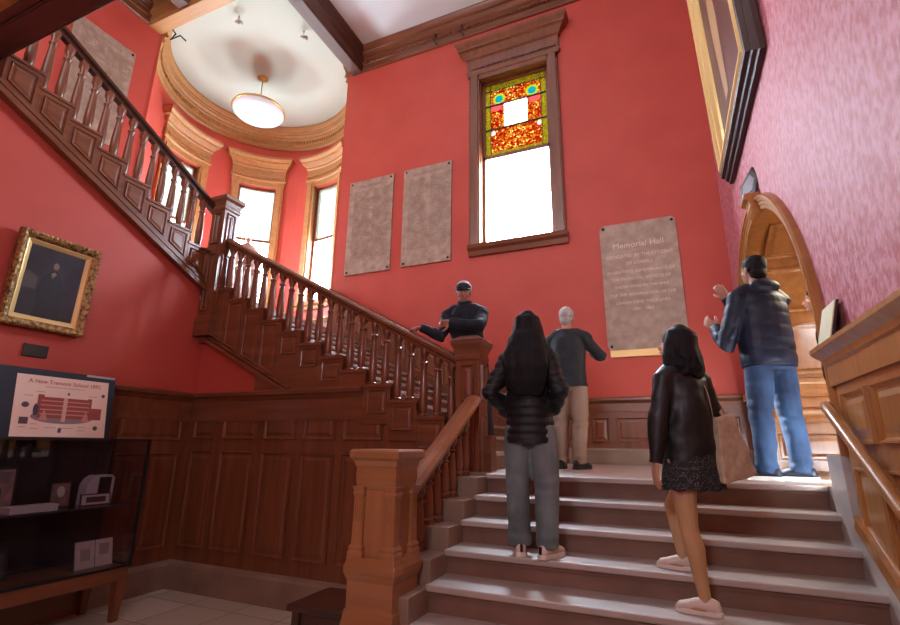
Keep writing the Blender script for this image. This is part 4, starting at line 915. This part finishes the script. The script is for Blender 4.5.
def person(label, base, head, H, sp):
    th = math.radians(head); Fv = Vector((math.cos(th), math.sin(th), 0)); Rv = Vector((math.sin(th), -math.cos(th), 0)); B = Vector(base)
    Tm = Matrix(((Rv.x, Fv.x, 0, B.x), (Rv.y, Fv.y, 0, B.y), (0, 0, 1, B.z), (0, 0, 0, 1))); Ti = Tm.inverted()
    Lc = lambda w: Ti@Vector(w)
    sw = sp.get('sw', .118)*H; hw = sp.get('hw', .052)*H; lean = sp.get('lean', 0.0); fat = sp.get('fat', 1.0)
    cx, cy = sp.get('shift', (0, 0))
    hipz = .515*H; hc = Vector((cx*.4, cy, hipz)); ch = Vector((cx, cy+lean*.7, .74*H)); nk = Vector((cx, cy+lean, .845*H))
    sh = {s_: Vector((cx+s_*sw, cy+lean*.9, .812*H)) for s_ in (-1, 1)}
    arms = {-1: [Lc(q) for q in sp['armL']], 1: [Lc(q) for q in sp['armR']]}
    feet = {-1: sp['footL'], 1: sp['footR']}         # ((x,y,z) ankle ground pos, toe heading)
    ank = {}; kne = {}
    for s_ in (-1, 1):
        a = Lc(feet[s_][0]); ank[s_] = a+Vector((0, 0, .075)); hp = hc+Vector((s_*hw, 0, -.01*H))
        mid = (hp+ank[s_])*.5; mid.z = ank[s_].z+(hp.z-ank[s_].z)*.47; L0 = (hp-ank[s_]).length; full = .455*H
        bend = math.sqrt(max(0, (full/2)**2-(L0/2)**2)) if L0 < full else .0
        kne[s_] = mid+Vector((s_*.01, min(.16, bend)+.01, 0))
    g = sp.get('girth', 1.0)
    # --- body
    mb = MB()
    mb.tube([hc+Vector((0, 0, -.05*H)), hc+Vector((0, 0, .02*H)), Vector((cx*.7, cy+lean*.3, .62*H)), ch, Vector((cx, cy+lean*.9, .78*H)), nk],
            [(.09*g, .13*g), (.10*g, .145*g), (.085*g, .115*g), (.10*g, .13*g), (.070*g, .11*g), (.045, .05)], 16)
    hy = math.radians(sp.get('head', head)-head); hp_ = math.radians(sp.get('pitch', 0)); hr_ = math.radians(sp.get('roll', 0))
    Rh = rotz(hy)@Matrix.Rotation(hp_, 3, 'X')@Matrix.Rotation(hr_, 3, 'Y'); hs = sp.get('hs', 1.0)*H/1.75
    hd = nk+Vector((0, .02, .088*H))+Vector(sp.get('headoff', (0, 0, 0)))
    Q = lambda x, y, z: hd+Rh@(Vector((x, y, z))*hs)
    mb.tube([nk+Vector((0, -.01, -.03)), nk+Vector((0, 0, .03)), Q(0, -.015, -.03)], [.062, .054, .052], 12)
    mb.ball(Q(0, -.012, .028), (.074*hs, .094*hs, .088*hs), Rh, 20, 14)
    mb.ball(Q(0, .022, -.030), (.058*hs, .066*hs, .080*hs), Rh, 18, 12)
    mb.ball(Q(0, .058, -.088), (.026*hs, .024*hs, .02*hs), Rh, 12, 8)
    mb.ball(Q(0, .070, .018), (.05*hs, .014*hs, .012*hs), Rh, 12, 6)
    mb.tube([Q(0, .078, .008), Q(0, .094, -.012), Q(0, .104, -.030), Q(0, .084, -.040)], [.008*hs, .009*hs, .013*hs, .009*hs], 8)
    mb.ball(Q(0, .084, -.060), (.022*hs, .010*hs, .009*hs), Rh, 10, 6)
    for s_ in (-1, 1):
        mb.ball(Q(s_*.078, -.005, -.008), (.010*hs, .020*hs, .032*hs), Rh@Matrix.Rotation(s_*.25, 3, 'Z'), 10, 8)
        mb.ball(Q(s_*.036, .050, -.028), (.024*hs, .026*hs, .022*hs), Rh, 10, 8)
        e, w = arms[s_][0], arms[s_][1]
        sb = sh[s_]+Vector((-s_*.035, 0, -.030*H)); mb.tube([sb, sb+(e-sb)*.4, e, e+(w-e)*.35, w], [.040*g, .040*g, .036*g, .036*g, .026], 12)
        hn = arms[s_]; dd = Tm.to_3x3().transposed()@Vector(sp['handR' if s_ > 0 else 'handL'][0]); pn = Tm.to_3x3().transposed()@Vector(sp['handR' if s_ > 0 else 'handL'][1])
        cu = sp['handR' if s_ > 0 else 'handL'][2]
        fingers(mb, w, dd, pn, -s_, cu, sp.get('hand', 1.0)*H/1.75)
        k_, a_ = kne[s_], ank[s_]; hp = hc+Vector((s_*hw, 0, -.01*H))
        lg = sp.get('leg', 1.0)
        mb.tube([hp, hp+(k_-hp)*.5, k_, k_+(a_-k_)*.3+Vector((0, -.012, 0)), k_+(a_-k_)*.75, a_, a_+Vector((0, 0, -.03))],
                [.078*lg, .066*lg, .050*lg, .051*lg, .036*lg, .031*lg, .032*lg], 12)
        fh = math.radians(feet[s_][1]-head); fd = Vector((math.sin(-fh), math.cos(fh), 0)); fd = rotz(fh)@Vector((0, 1, 0))
        mb.ball(a_+fd*.05+Vector((0, 0, -.045)), (.036, .10, .026), rotz(fh), 12, 8)
    body = blob('person', mb, sp.get('skin', SKIN), .0066, None, Tm, 2, None, .4); tag(body, label, 'person', None)
    if sp.get('legmat'):
        body.data.materials.append(sp['legmat'])
        for pl in body.data.polygons:
            if pl.center.z < B.z+.50*H and all((pl.center-Tm@arms[s_][1]).length > .22 for s_ in (-1, 1)): pl.material_index = 1
    # --- trousers
    if sp.get('trousers'):
        mb = MB(); tr_ = sp.get('tw', 1.0); wz = .60*H
        mb.tube([hc+Vector((0, 0, -.055*H)), hc+Vector((0, -.005, 0)), Vector((cx*.7, cy+lean*.2, wz))], [(.110*fat, .150*fat), (.122*fat, .160*fat), (.112*fat, .145*fat)], 18)
        for s_ in (-1, 1):
            k_, a_ = kne[s_], ank[s_]; hp = hc+Vector((s_*hw*1.02, 0, -.02*H))
            mb.tube([hp, hp+(k_-hp)*.5, k_, k_+(a_-k_)*.45+Vector((0, -.01, 0)), a_+Vector((0, 0, .05)), a_+Vector((0, .01, -.012))],
                    [.094*fat, .082*tr_, .070*tr_, .066*tr_, .062*tr_, .066*tr_], 14)
        def dsp(c):
            kz = min(abs(c.z-kne[1].z), abs(c.z-ank[1].z-.04)); amp = .004+.008*math.exp(-(kz/.09)**2)
            return amp*noise.noise(Vector((c.x*5, c.y*5, c.z*22)))+.005*noise.noise(c*9)
        blob('trousers', mb, sp['trousers'], .012, body, Tm, 3, dsp)
        for s_ in (-1, 1):            # back pockets
            pass
    # --- shoes
    for s_ in (-1, 1):
        a_ = ank[s_]; fh = math.radians(feet[s_][1]-head); Rf = rotz(fh); g0 = a_-Vector((0, 0, .075)); K = H/1.75*sp.get('shoe', 1)
        q = lambda x, y, z: g0+Rf@Vector((x*K, y*K, z*K))
        mb = MB()
        mb.tube([q(0, -.075, .050), q(0, -.03, .060), q(0, .04, .058), q(0, .10, .046), q(0, .165, .038)], [(.036*K, .040*K), (.042*K, .050*K), (.044*K, .044*K), (.048*K, .034*K), (.038*K, .024*K)], 14)
        mb.ball(q(0, -.062, .045), (.037*K, .03*K, .042*K), Rf, 12, 8); mb.ball(q(0, .15, .030), (.042*K, .04*K, .022*K), Rf, 12, 8)
        mb.tube([q(0, -.03, .05), q(0, -.03, .085)], [.042*K, .040*K], 12)
        shoe = blob('shoe', mb, sp['shoemat'], .008, body, Tm, 2)
        b = MB(); pr = [(-.035, -.085), (-.040, -.05), (-.036, .0), (-.044, .08), (-.046, .13), (-.030, .178), (0, .190), (.030, .178), (.046, .13), (.044, .08), (.036, 0), (.040, -.05), (.035, -.085), (.0, -.098)]
        b.prism(pr, lambda u, v, d: Tm@q(u, v, d), 0, .030); so_ = child(b.build('sole', sp.get('sole', SOLEK), bevel=.004), shoe); so_.matrix_parent_inverse = Matrix.Identity(4); so_.matrix_parent_inverse = (Matrix.Translation(shoe.parent.location)).inverted()
        if sp.get('heeltab'):
            b = MB(); b.prism(rectp(-.010, .010, .035, .085), lambda u, v, d: Tm@q(u, -.098+d, v), 0, .012); ht = b.build('heel_tab', BLACK); ht.parent = shoe
        if sp.get('laces'):
            b = MB()
            for j in range(4): b.tube([Tm@q(-.022, .035+j*.022, .086-j*.010), Tm@q(0, .037+j*.022, .093-j*.010), Tm@q(.022, .035+j*.022, .086-j*.010)], .004, 6)
            la = b.build('laces', SOLEW, smooth=True); la.parent = shoe
    # --- jacket
    jk = sp['jacket']; hem = jk.get('hem', .50)*H; jr = jk.get('r', 1.0)
    mb = MB(); r_hem, r_w, r_ch = jk.get('radii', ((.135, .180), (.125, .165), (.135, .185)))
    S_ = lambda r: (r[0]*jr*H/1.75, r[1]*jr*H/1.75)
    hemc = hc.lerp(Vector((cx, cy+lean*.2, .62*H)), max(0, min(1, (hem-hipz)/(.105*H)))); 
    mb.tube([Vector((hemc.x, hemc.y, hem)), Vector((hemc.x, hemc.y, hem+.03)), Vector((cx*.7, cy+lean*.3, .62*H)), Vector((ch.x, ch.y, .73*H)), Vector((cx, cy+lean*.9, .79*H)), Vector((cx, cy+lean*.95, .825*H)), Vector((nk.x, nk.y-.005, .85*H))],
            [S_((r_hem[0]*.96, r_hem[1]*.96)), S_(r_hem), S_(r_w), S_(r_ch), S_((r_ch[0]*.88, r_ch[1]*.98)), S_((.09, .125)), S_((.070, .075))], 24)
    ar = jk.get('arm', .062)*H/1.75
    for s_ in (-1, 1):
        e, w = arms[s_][0], arms[s_][1]; s0 = sh[s_]+Vector((-s_*.03, 0, -.024*H)); we = w+(w-e).normalized()*.006
        mb.tube([s0, s0+(e-s0)*.3, s0+(e-s0)*.7, e+(e-(s0+w)/2)*.05, e+(w-e)*.35, e+(w-e)*.8, we], [ar*1.12, ar*1.12, ar*1.02, ar, ar*.95, ar*.82, ar*.76], 14)
        mb.ball(s0+Vector((0, 0, .0)), (ar*1.1, ar*1.1, ar*1.05), None, 12, 8)
    for s_ in (-1, 1):
        mb.tube([nk+Vector((0, -.01, -.015*H)), (nk+sh[s_])/2+Vector((0, -.005, -.004*H)), sh[s_]+Vector((-s_*.01, 0, -.022*H)), sh[s_]+(arms[s_][0]-sh[s_])*.25+Vector((-s_*.02, 0, -.01))], [.062*H/1.75, .066*H/1.75, .070*H/1.75, .068*H/1.75], 14)
    if jk.get('hood'):
        mb.ball(nk+Vector((0, -.085, -.005)), (.125*H/1.75, .06*H/1.75, .06*H/1.75), None, 16, 10)
    if jk.get('collar', True):
        mb.tube([nk+Vector((0, -.006, -.03)), nk+Vector((0, -.010, .022))], [.080*H/1.75, .074*H/1.75], 16)
    dsp = puff(*jk['puff']) if jk.get('puff') else wr(jk.get('wr', .010), jk.get('wf', 7))
    jacket = blob('jacket', mb, jk['mat'], .0095, body, Tm, 3, dsp)
    if jk.get('hemband'):
        b = MB(); rr = S_((r_hem[0]*1.0+.004, r_hem[1]*1.0+.004)); b.tube([Vector((hemc.x, hemc.y, hem+.0)), Vector((hemc.x, hemc.y, hem+.035))], [rr, rr], 28)
        o = b.build('hem_band', jk['mat'], smooth='auto'); o.data.transform(Tm); child(o, jacket); o.matrix_parent_inverse = Matrix.Identity(4)
    # --- eyes
    if sp.get('eyes', True):
        for s_ in (-1, 1):
            b = MB(); b.ball(Tm@Q(s_*.030, .070, -.002), .0115*hs, n=12, m=8); ey = child(b.build('eye', EYEW, smooth=True), body)
            b = MB(); b.ball(Tm@Q(s_*.030, .0775, -.002), .0056*hs, n=10, m=6); ir = b.build('iris', EYED, smooth=True); ir.parent = ey
        b = MB(); b.tube([Tm@Q(-.022, .090, -.060), Tm@Q(0, .0965, -.058), Tm@Q(.022, .090, -.060)], [.003*hs, .0045*hs, .003*hs], 6); child(b.build('lips', LIP, smooth=True), body)
    # --- hair
    hm = sp.get('hairmat', HAIRK); hk = sp.get('hair', 'short'); mb = MB()
    strand = lambda c: .006*noise.noise(Vector((c.x*28, c.y*28, c.z*3)))+.003*noise.noise(c*16)
    if hk == 'short':
        mb.ball(Q(0, -.022, .040), (.083*hs, .098*hs, .090*hs), Rh, 20, 14); mb.ball(Q(0, -.050, -.030), (.070*hs, .058*hs, .068*hs), Rh, 16, 10)
        for s_ in (-1, 1): mb.ball(Q(s_*.070, -.012, .015), (.012*hs, .03*hs, .035*hs), Rh, 10, 8)
        blob('hair', mb, hm, .007, body, Tm, 2, lambda c: .004*noise.noise(c*45))
    elif hk == 'fringe':                       # balding or capped: hair round the back and sides
        mb.ball(Q(0, -.045, -.005), (.080*hs, .065*hs, .055*hs), Rh, 18, 12)
        mb.ball(Q(0, -.026, .034), (.077*hs, .090*hs, .084*hs), Rh, 18, 12)
        blob('hair', mb, hm, .007, body, Tm, 2, lambda c: .002*noise.noise(c*45))
    elif hk == 'long':
        mb.ball(Q(0, -.018, .036), (.088*hs, .102*hs, .092*hs), Rh, 20, 14)
        yb = nk.y-.115
        mb.tube([Q(0, -.03, .04), Q(0, -.045, -.03), Vector((cx, yb+.02, nk.z+.03)), Vector((cx, yb-.03, .80*H)), Vector((cx+.01, yb-.045, .74*H)), Vector((cx+.01, yb-.04, .68*H)), Vector((cx, yb-.03, .625*H))],
                [(.09*hs, .090*hs), (.078*hs, .105*hs), (.072, .125), (.062, .145), (.052, .152), (.040, .140), (.015, .10)], 20)
        for s_ in (-1, 1): mb.tube([Q(s_*.07, 0, .02), Q(s_*.085, .0, -.06), Vector((cx+s_*.12, nk.y-.04, .825*H)), Vector((cx+s_*.13, nk.y-.11, .77*H)), Vector((cx+s_*.11, nk.y-.14, .69*H))], [.03, .034, .042, .04, .02], 12)
        rh = random.Random(3)
        for i in range(30):
            a = (i/29-.5)*math.radians(210); sx, sy = math.sin(a), -math.cos(a); k1 = rh.uniform(.9, 1.06); L_ = rh.uniform(.60, .67)*H
            wv = rh.uniform(-.012, .012); bx = cx+sx*.135*k1
            mb.tube([Q(sx*.02, sy*.02-.02, .125), Q(sx*.080, sy*.085-.02, .075), Q(sx*.098, sy*.112-.02, -.02), Vector((cx+sx*.125, nk.y-.05+sy*.085, .845*H)), Vector((bx+wv, nk.y-.105+sy*.06, .76*H)), Vector((bx*1.0-wv, nk.y-.110+sy*.055, .70*H)), Vector((bx*.92+wv, nk.y-.10+sy*.05, L_))], [.012, .015, .017, .018, .017, .014, .005], 8)
        blob('hair', mb, hm, .0075, body, Tm, 1, strand)
    elif hk == 'bob':
        mb.ball(Q(0, -.026, .036), (.098*hs, .112*hs, .102*hs), Rh, 20, 14)
        mb.tube([Q(0, -.04, .05), Q(0, -.055, -.04), Q(.0, -.07, -.11), Q(0, -.085, -.18), Q(0, -.09, -.225)], [(.10*hs, .100*hs), (.088*hs, .112*hs), (.088*hs, .128*hs), (.078*hs, .135*hs), (.04*hs, .10*hs)], 20)
        for s_ in (-1, 1): mb.tube([Q(s_*.066, .01, .06), Q(s_*.088, .022, -.01), Q(s_*.098, .020, -.09), Q(s_*.10, .0, -.16), Q(s_*.08, -.03, -.21)], [.026, .028, .036, .040, .026], 12)
        rh = random.Random(5)
        for i in range(30):
            a = (i/29-.5)*math.radians(245); sx, sy = math.sin(a), -math.cos(a); k1 = rh.uniform(.95, 1.1); L_ = rh.uniform(-.27, -.20)+(.05 if abs(a) > 1.6 else 0); wv = rh.uniform(.008, .02)*rh.choice((-1, 1))
            mb.tube([Q(sx*.02, sy*.02-.02, .135), Q(sx*.085, sy*.09-.022, .085), Q(sx*.103, sy*.115-.022, -.01), Q(sx*.115*k1+wv, sy*.122-.035, -.09), Q(sx*.125*k1-wv, sy*.118-.055, -.16), Q(sx*.118*k1+wv, sy*.105-.06, -.20), Q(sx*.10*k1-wv, sy*.09-.055, L_)], [.012*hs, .016*hs, .019*hs, .020*hs, .020*hs, .016*hs, .005], 8)
        blob('hair', mb, hm, .0065, body, Tm, 1, lambda c: .006*noise.noise(Vector((c.x*14, c.y*14, c.z*11))))
    return body, Tm, Q, Rh, hs, nk, hc
# man in the cap leaning on the rail
cb, Tm, Q, Rh, hs, nk, hc = person('man in a dark cap and dark jacket leaning on the stair rail facing down', (-1.86, 4.92, L1+RB), 270, 1.82, dict(
    footL=((-1.72, 4.95, L1+RB), 265), footR=((-1.87, 4.98, L1+RB), 255), armR=((-2.17, 4.70, 2.77), (-2.36, 4.58, 2.85)), armL=((-1.68, 4.60, 2.82), (-2.00, 4.56, 2.87)),
    handR=((-.85, -.35, -.30), (.0, -.3, -1), .45), handL=((-1, -.1, -.02), (.1, -.9, -.5), .9), shift=(.08, .02), lean=.10, head=284, pitch=-10, sw=.125, trousers=TROUS, shoemat=SHOEK,
    jacket=dict(mat=JKTN, hem=.50, r=1.0, wr=.012), hair='fringe', hairmat=HAIRG, skin=SKINP, headoff=(0, 0, -.01)))
mb = MB(); mb.ball(Q(0, -.012, .045), (.086*hs, .102*hs, .088*hs), Rh, 20, 14); capo = blob('cap', mb, CAPW, .007, cb, Tm, 2)
mb = MB(); mb.ball(Q(0, .022, .050), (.083*hs, .078*hs, .062*hs), Rh, 20, 14); fp = blob('cap_front_panel', mb, CAPM, .007, None, Tm, 2); fp.parent = capo
b = MB(); k = []
for i in range(13):
    a = PI*i/12; k += [Tm@Q(.078*math.cos(a), .050+.03*math.sin(a), .040), Tm@Q(.085*math.cos(a), .060+.105*math.sin(a), .022+.006*math.sin(a))]
b.add([(q.x, q.y, q.z) for q in k]+[(q.x, q.y, q.z-.007) for q in k], [(2*i, 2*i+2, 2*i+3, 2*i+1) for i in range(12)]+[(26+2*i, 27+2*i, 29+2*i, 28+2*i) for i in range(12)]+[(2*i+1, 2*i+3, 29+2*i, 27+2*i) for i in range(12)]+[(2*i, 26+2*i, 28+2*i, 2*i+2) for i in range(12)])
o = b.build('brim', CAPM, smooth='auto'); o.parent = capo
b = MB(); b.tube([Tm@(nk+Vector((0, .062, -.005))), Tm@Vector((nk.x, .155, .76*1.82)), Tm@Vector((nk.x, .165, .70*1.82))], .006, 6); child(b.build('zip', CHROME), cb)
b = MB(); b.tube([Tm@(nk+Vector((0, -.012, -.02))), Tm@(nk+Vector((0, -.016, .045)))], [.082, .086], 20); child(b.build('collar', JKTN, smooth='auto'), cb)
mb = MB(); mb.ball(Q(0, .040, -.075), (.048*hs, .050*hs, .040*hs), Rh, 16, 10); blob('beard', mb, mottled('grey_beard', (.30, .17, .13), (.42, .27, .22), (60, 60, 60), .8), .007, cb, Tm, 1, lambda c: .002*noise.noise(c*60))
# woman with long hair
person('woman with long black hair in a black puffer jacket and grey jeans, seen from behind', (-.885, 3.42, zA(3)), 95, 1.63, dict(
    footL=((-.965, 3.38, zA(3)), 112), footR=((-.775, 3.35, zA(3)), 68), armL=((-1.13, 3.30, 2.00), (-1.06, 3.50, 1.87)), armR=((-.65, 3.32, 2.00), (-.74, 3.50, 1.87)),
    handL=((.45, .5, -.7), (1, 0, 0), .5), handR=((-.45, .5, -.7), (-1, 0, 0), .5), sw=.100, trousers=JEANS, tw=1.18, fat=1.0, shoemat=WHITEL, sole=SOLEW, heeltab=True, shoe=.95, girth=.88,
    jacket=dict(mat=PUFFK, hem=.430, r=1.0, radii=((.150, .180), (.140, .168), (.145, .178)), puff=(.058, .013), arm=.066, hemband=True, hood=True), hair='long', head=100, pitch=8))
# white-haired man
person('white-haired man in a dark green jacket and khaki trousers, seen from behind', (-.98, 5.60, L1), 82, 1.80, dict(
    footL=((-1.10, 5.55, L1), 95), footR=((-.90, 5.50, L1), 65), armL=((-1.26, 5.72, 2.60), (-1.08, 5.93, 2.66)), armR=((-.63, 5.66, 2.62), (-.74, 5.92, 2.70)),
    handL=((.6, .6, .3), (.3, -.2, 1), .6), handR=((-.6, .6, .3), (-.3, -.2, 1), .6), trousers=KHAKI, tw=1.25, fat=1.14, shoemat=SHOEK,
    jacket=dict(mat=JKTG, hem=.485, r=1.04, radii=((.140, .185), (.135, .180), (.135, .185)), wr=.010, wf=6, hemband=True), hair='short', hairmat=HAIRG, skin=SKINP, head=88))
# man in navy puffer
rb, Tm, Q, Rh, hs, nk, hc = person('man in a navy puffer jacket and blue jeans raising both hands on the landing', (.80, 4.68, L1), 122, 1.84, dict(
    footL=((.66, 4.58, L1), 160), footR=((.90, 4.66, L1), 168), armL=((.50, 4.60, 2.46), (.46, 4.76, 2.65)), armR=((.74, 5.06, 2.72), (.60, 4.98, 2.98)),
    handL=((-.55, .25, .6), (.6, .5, -.2), .45), handR=((-.45, -.1, .8), (.1, .9, .3), .45), sw=.122, trousers=JEANB, tw=1.22, fat=1.14, shoemat=SHOEN, sole=SOLEW, girth=1.0,
    jacket=dict(mat=PUFFN, hem=.475, r=1.08, radii=((.150, .195), (.150, .192), (.150, .190)), puff=(.10, .006), arm=.068, hood=True), hair='short', head=128, pitch=2))
# young woman with tote bag
gb, Tm, Q, Rh, hs, nk, hc = person('young woman with dark bob, black jacket and dotted skirt climbing the stairs', (.095, 3.22, zA(4)), 132, 1.54, dict(
    footL=((.09, 3.14, zA(4)), 172), footR=((.005, 3.40, zA(3)), 170), armL=((-.05, 3.07, 1.80), (-.085, 3.06, 1.55)), armR=((.26, 3.36, 1.82), (.20, 3.46, 1.60)),
    handL=((-.1, 0, -1), (.8, .4, 0), .25), handR=((-.3, .2, -1), (-.8, -.4, 0), .3), sw=.098, shoemat=WHITEL, sole=SOLEW, laces=True, shoe=.90, girth=.86, legmat=TIGHTS, leg=.98,
    jacket=dict(mat=JKTK, hem=.445, r=1.0, radii=((.150, .185), (.138, .165), (.140, .172)), wr=.014, wf=6, arm=.064), hair='bob', head=168, pitch=8))
mb = MB(); c0 = Vector((hc.x, hc.y, 0))
mb.tube([Vector((c0.x, c0.y, .395*1.54)), Vector((c0.x, c0.y, .44*1.54)), Vector((c0.x, c0.y, .53*1.54)), Vector((c0.x, c0.y, .60*1.54))], [(.150, .178), (.145, .170), (.120, .145), (.09, .12)], 28)
blob('skirt', mb, DOTTED, .010, gb, Tm, 2, lambda c: .010*math.sin(math.atan2(c.x-c0.x, c.y-c0.y)*9)*max(0, (.85-c.z)*3))
t = empty('tote_bag', (.33, 3.30, 1.5)); tag(t, 'beige canvas tote bag hanging behind the young woman in the dotted skirt', 'bag')
mb = MB(); k = [(.22, 3.22, 1.80), (.31, 3.30, 1.82), (.40, 3.34, 1.49), (.21, 3.18, 1.44)]
b = MB()
for dx in (0, 1):
    o_ = Vector((.035, -.045, 0))*dx; b.v += [tuple(Vector(q)+o_) for q in k]
b.f = [(0, 1, 2, 3), (7, 6, 5, 4), (0, 4, 5, 1), (1, 5, 6, 2), (2, 6, 7, 3), (3, 7, 4, 0)]; b.m = [0]*6
o = blob('bag_body', b, CANVAS, .009, t, Matrix.Identity(4), 4, wr(.010, 12))
b = MB(); b.tube([(.235, 3.20, 1.80), (.225, 3.19, 1.92), (.20, 3.22, 2.03), (.19, 3.30, 2.075), (.22, 3.38, 2.03), (.27, 3.34, 1.90), (.30, 3.29, 1.80)], [(.012, .003)]*7, 8); child(b.build('strap', CANVAS, smooth=True), t)
# person half hidden in the arch
person('person in dark clothes standing inside the arched doorway, face in profile', (1.52, 5.70, L1), 165, 1.79, dict(
    footL=((1.54, 5.62, L1), 165), footR=((1.56, 5.78, L1), 165), armL=((1.64, 5.52, 2.52), (1.62, 5.54, 2.30)), armR=((1.66, 5.90, 2.52), (1.64, 5.86, 2.30)),
    handL=((0, 0, -1), (.2, .8, 0), .3), handR=((0, 0, -1), (.2, -.8, 0), .3), sw=.105, trousers=TROUS, shoemat=SHOEK, hair='short', head=172, headoff=(0, .05, 0),
    jacket=dict(mat=JKTK, hem=.5, r=.88)))
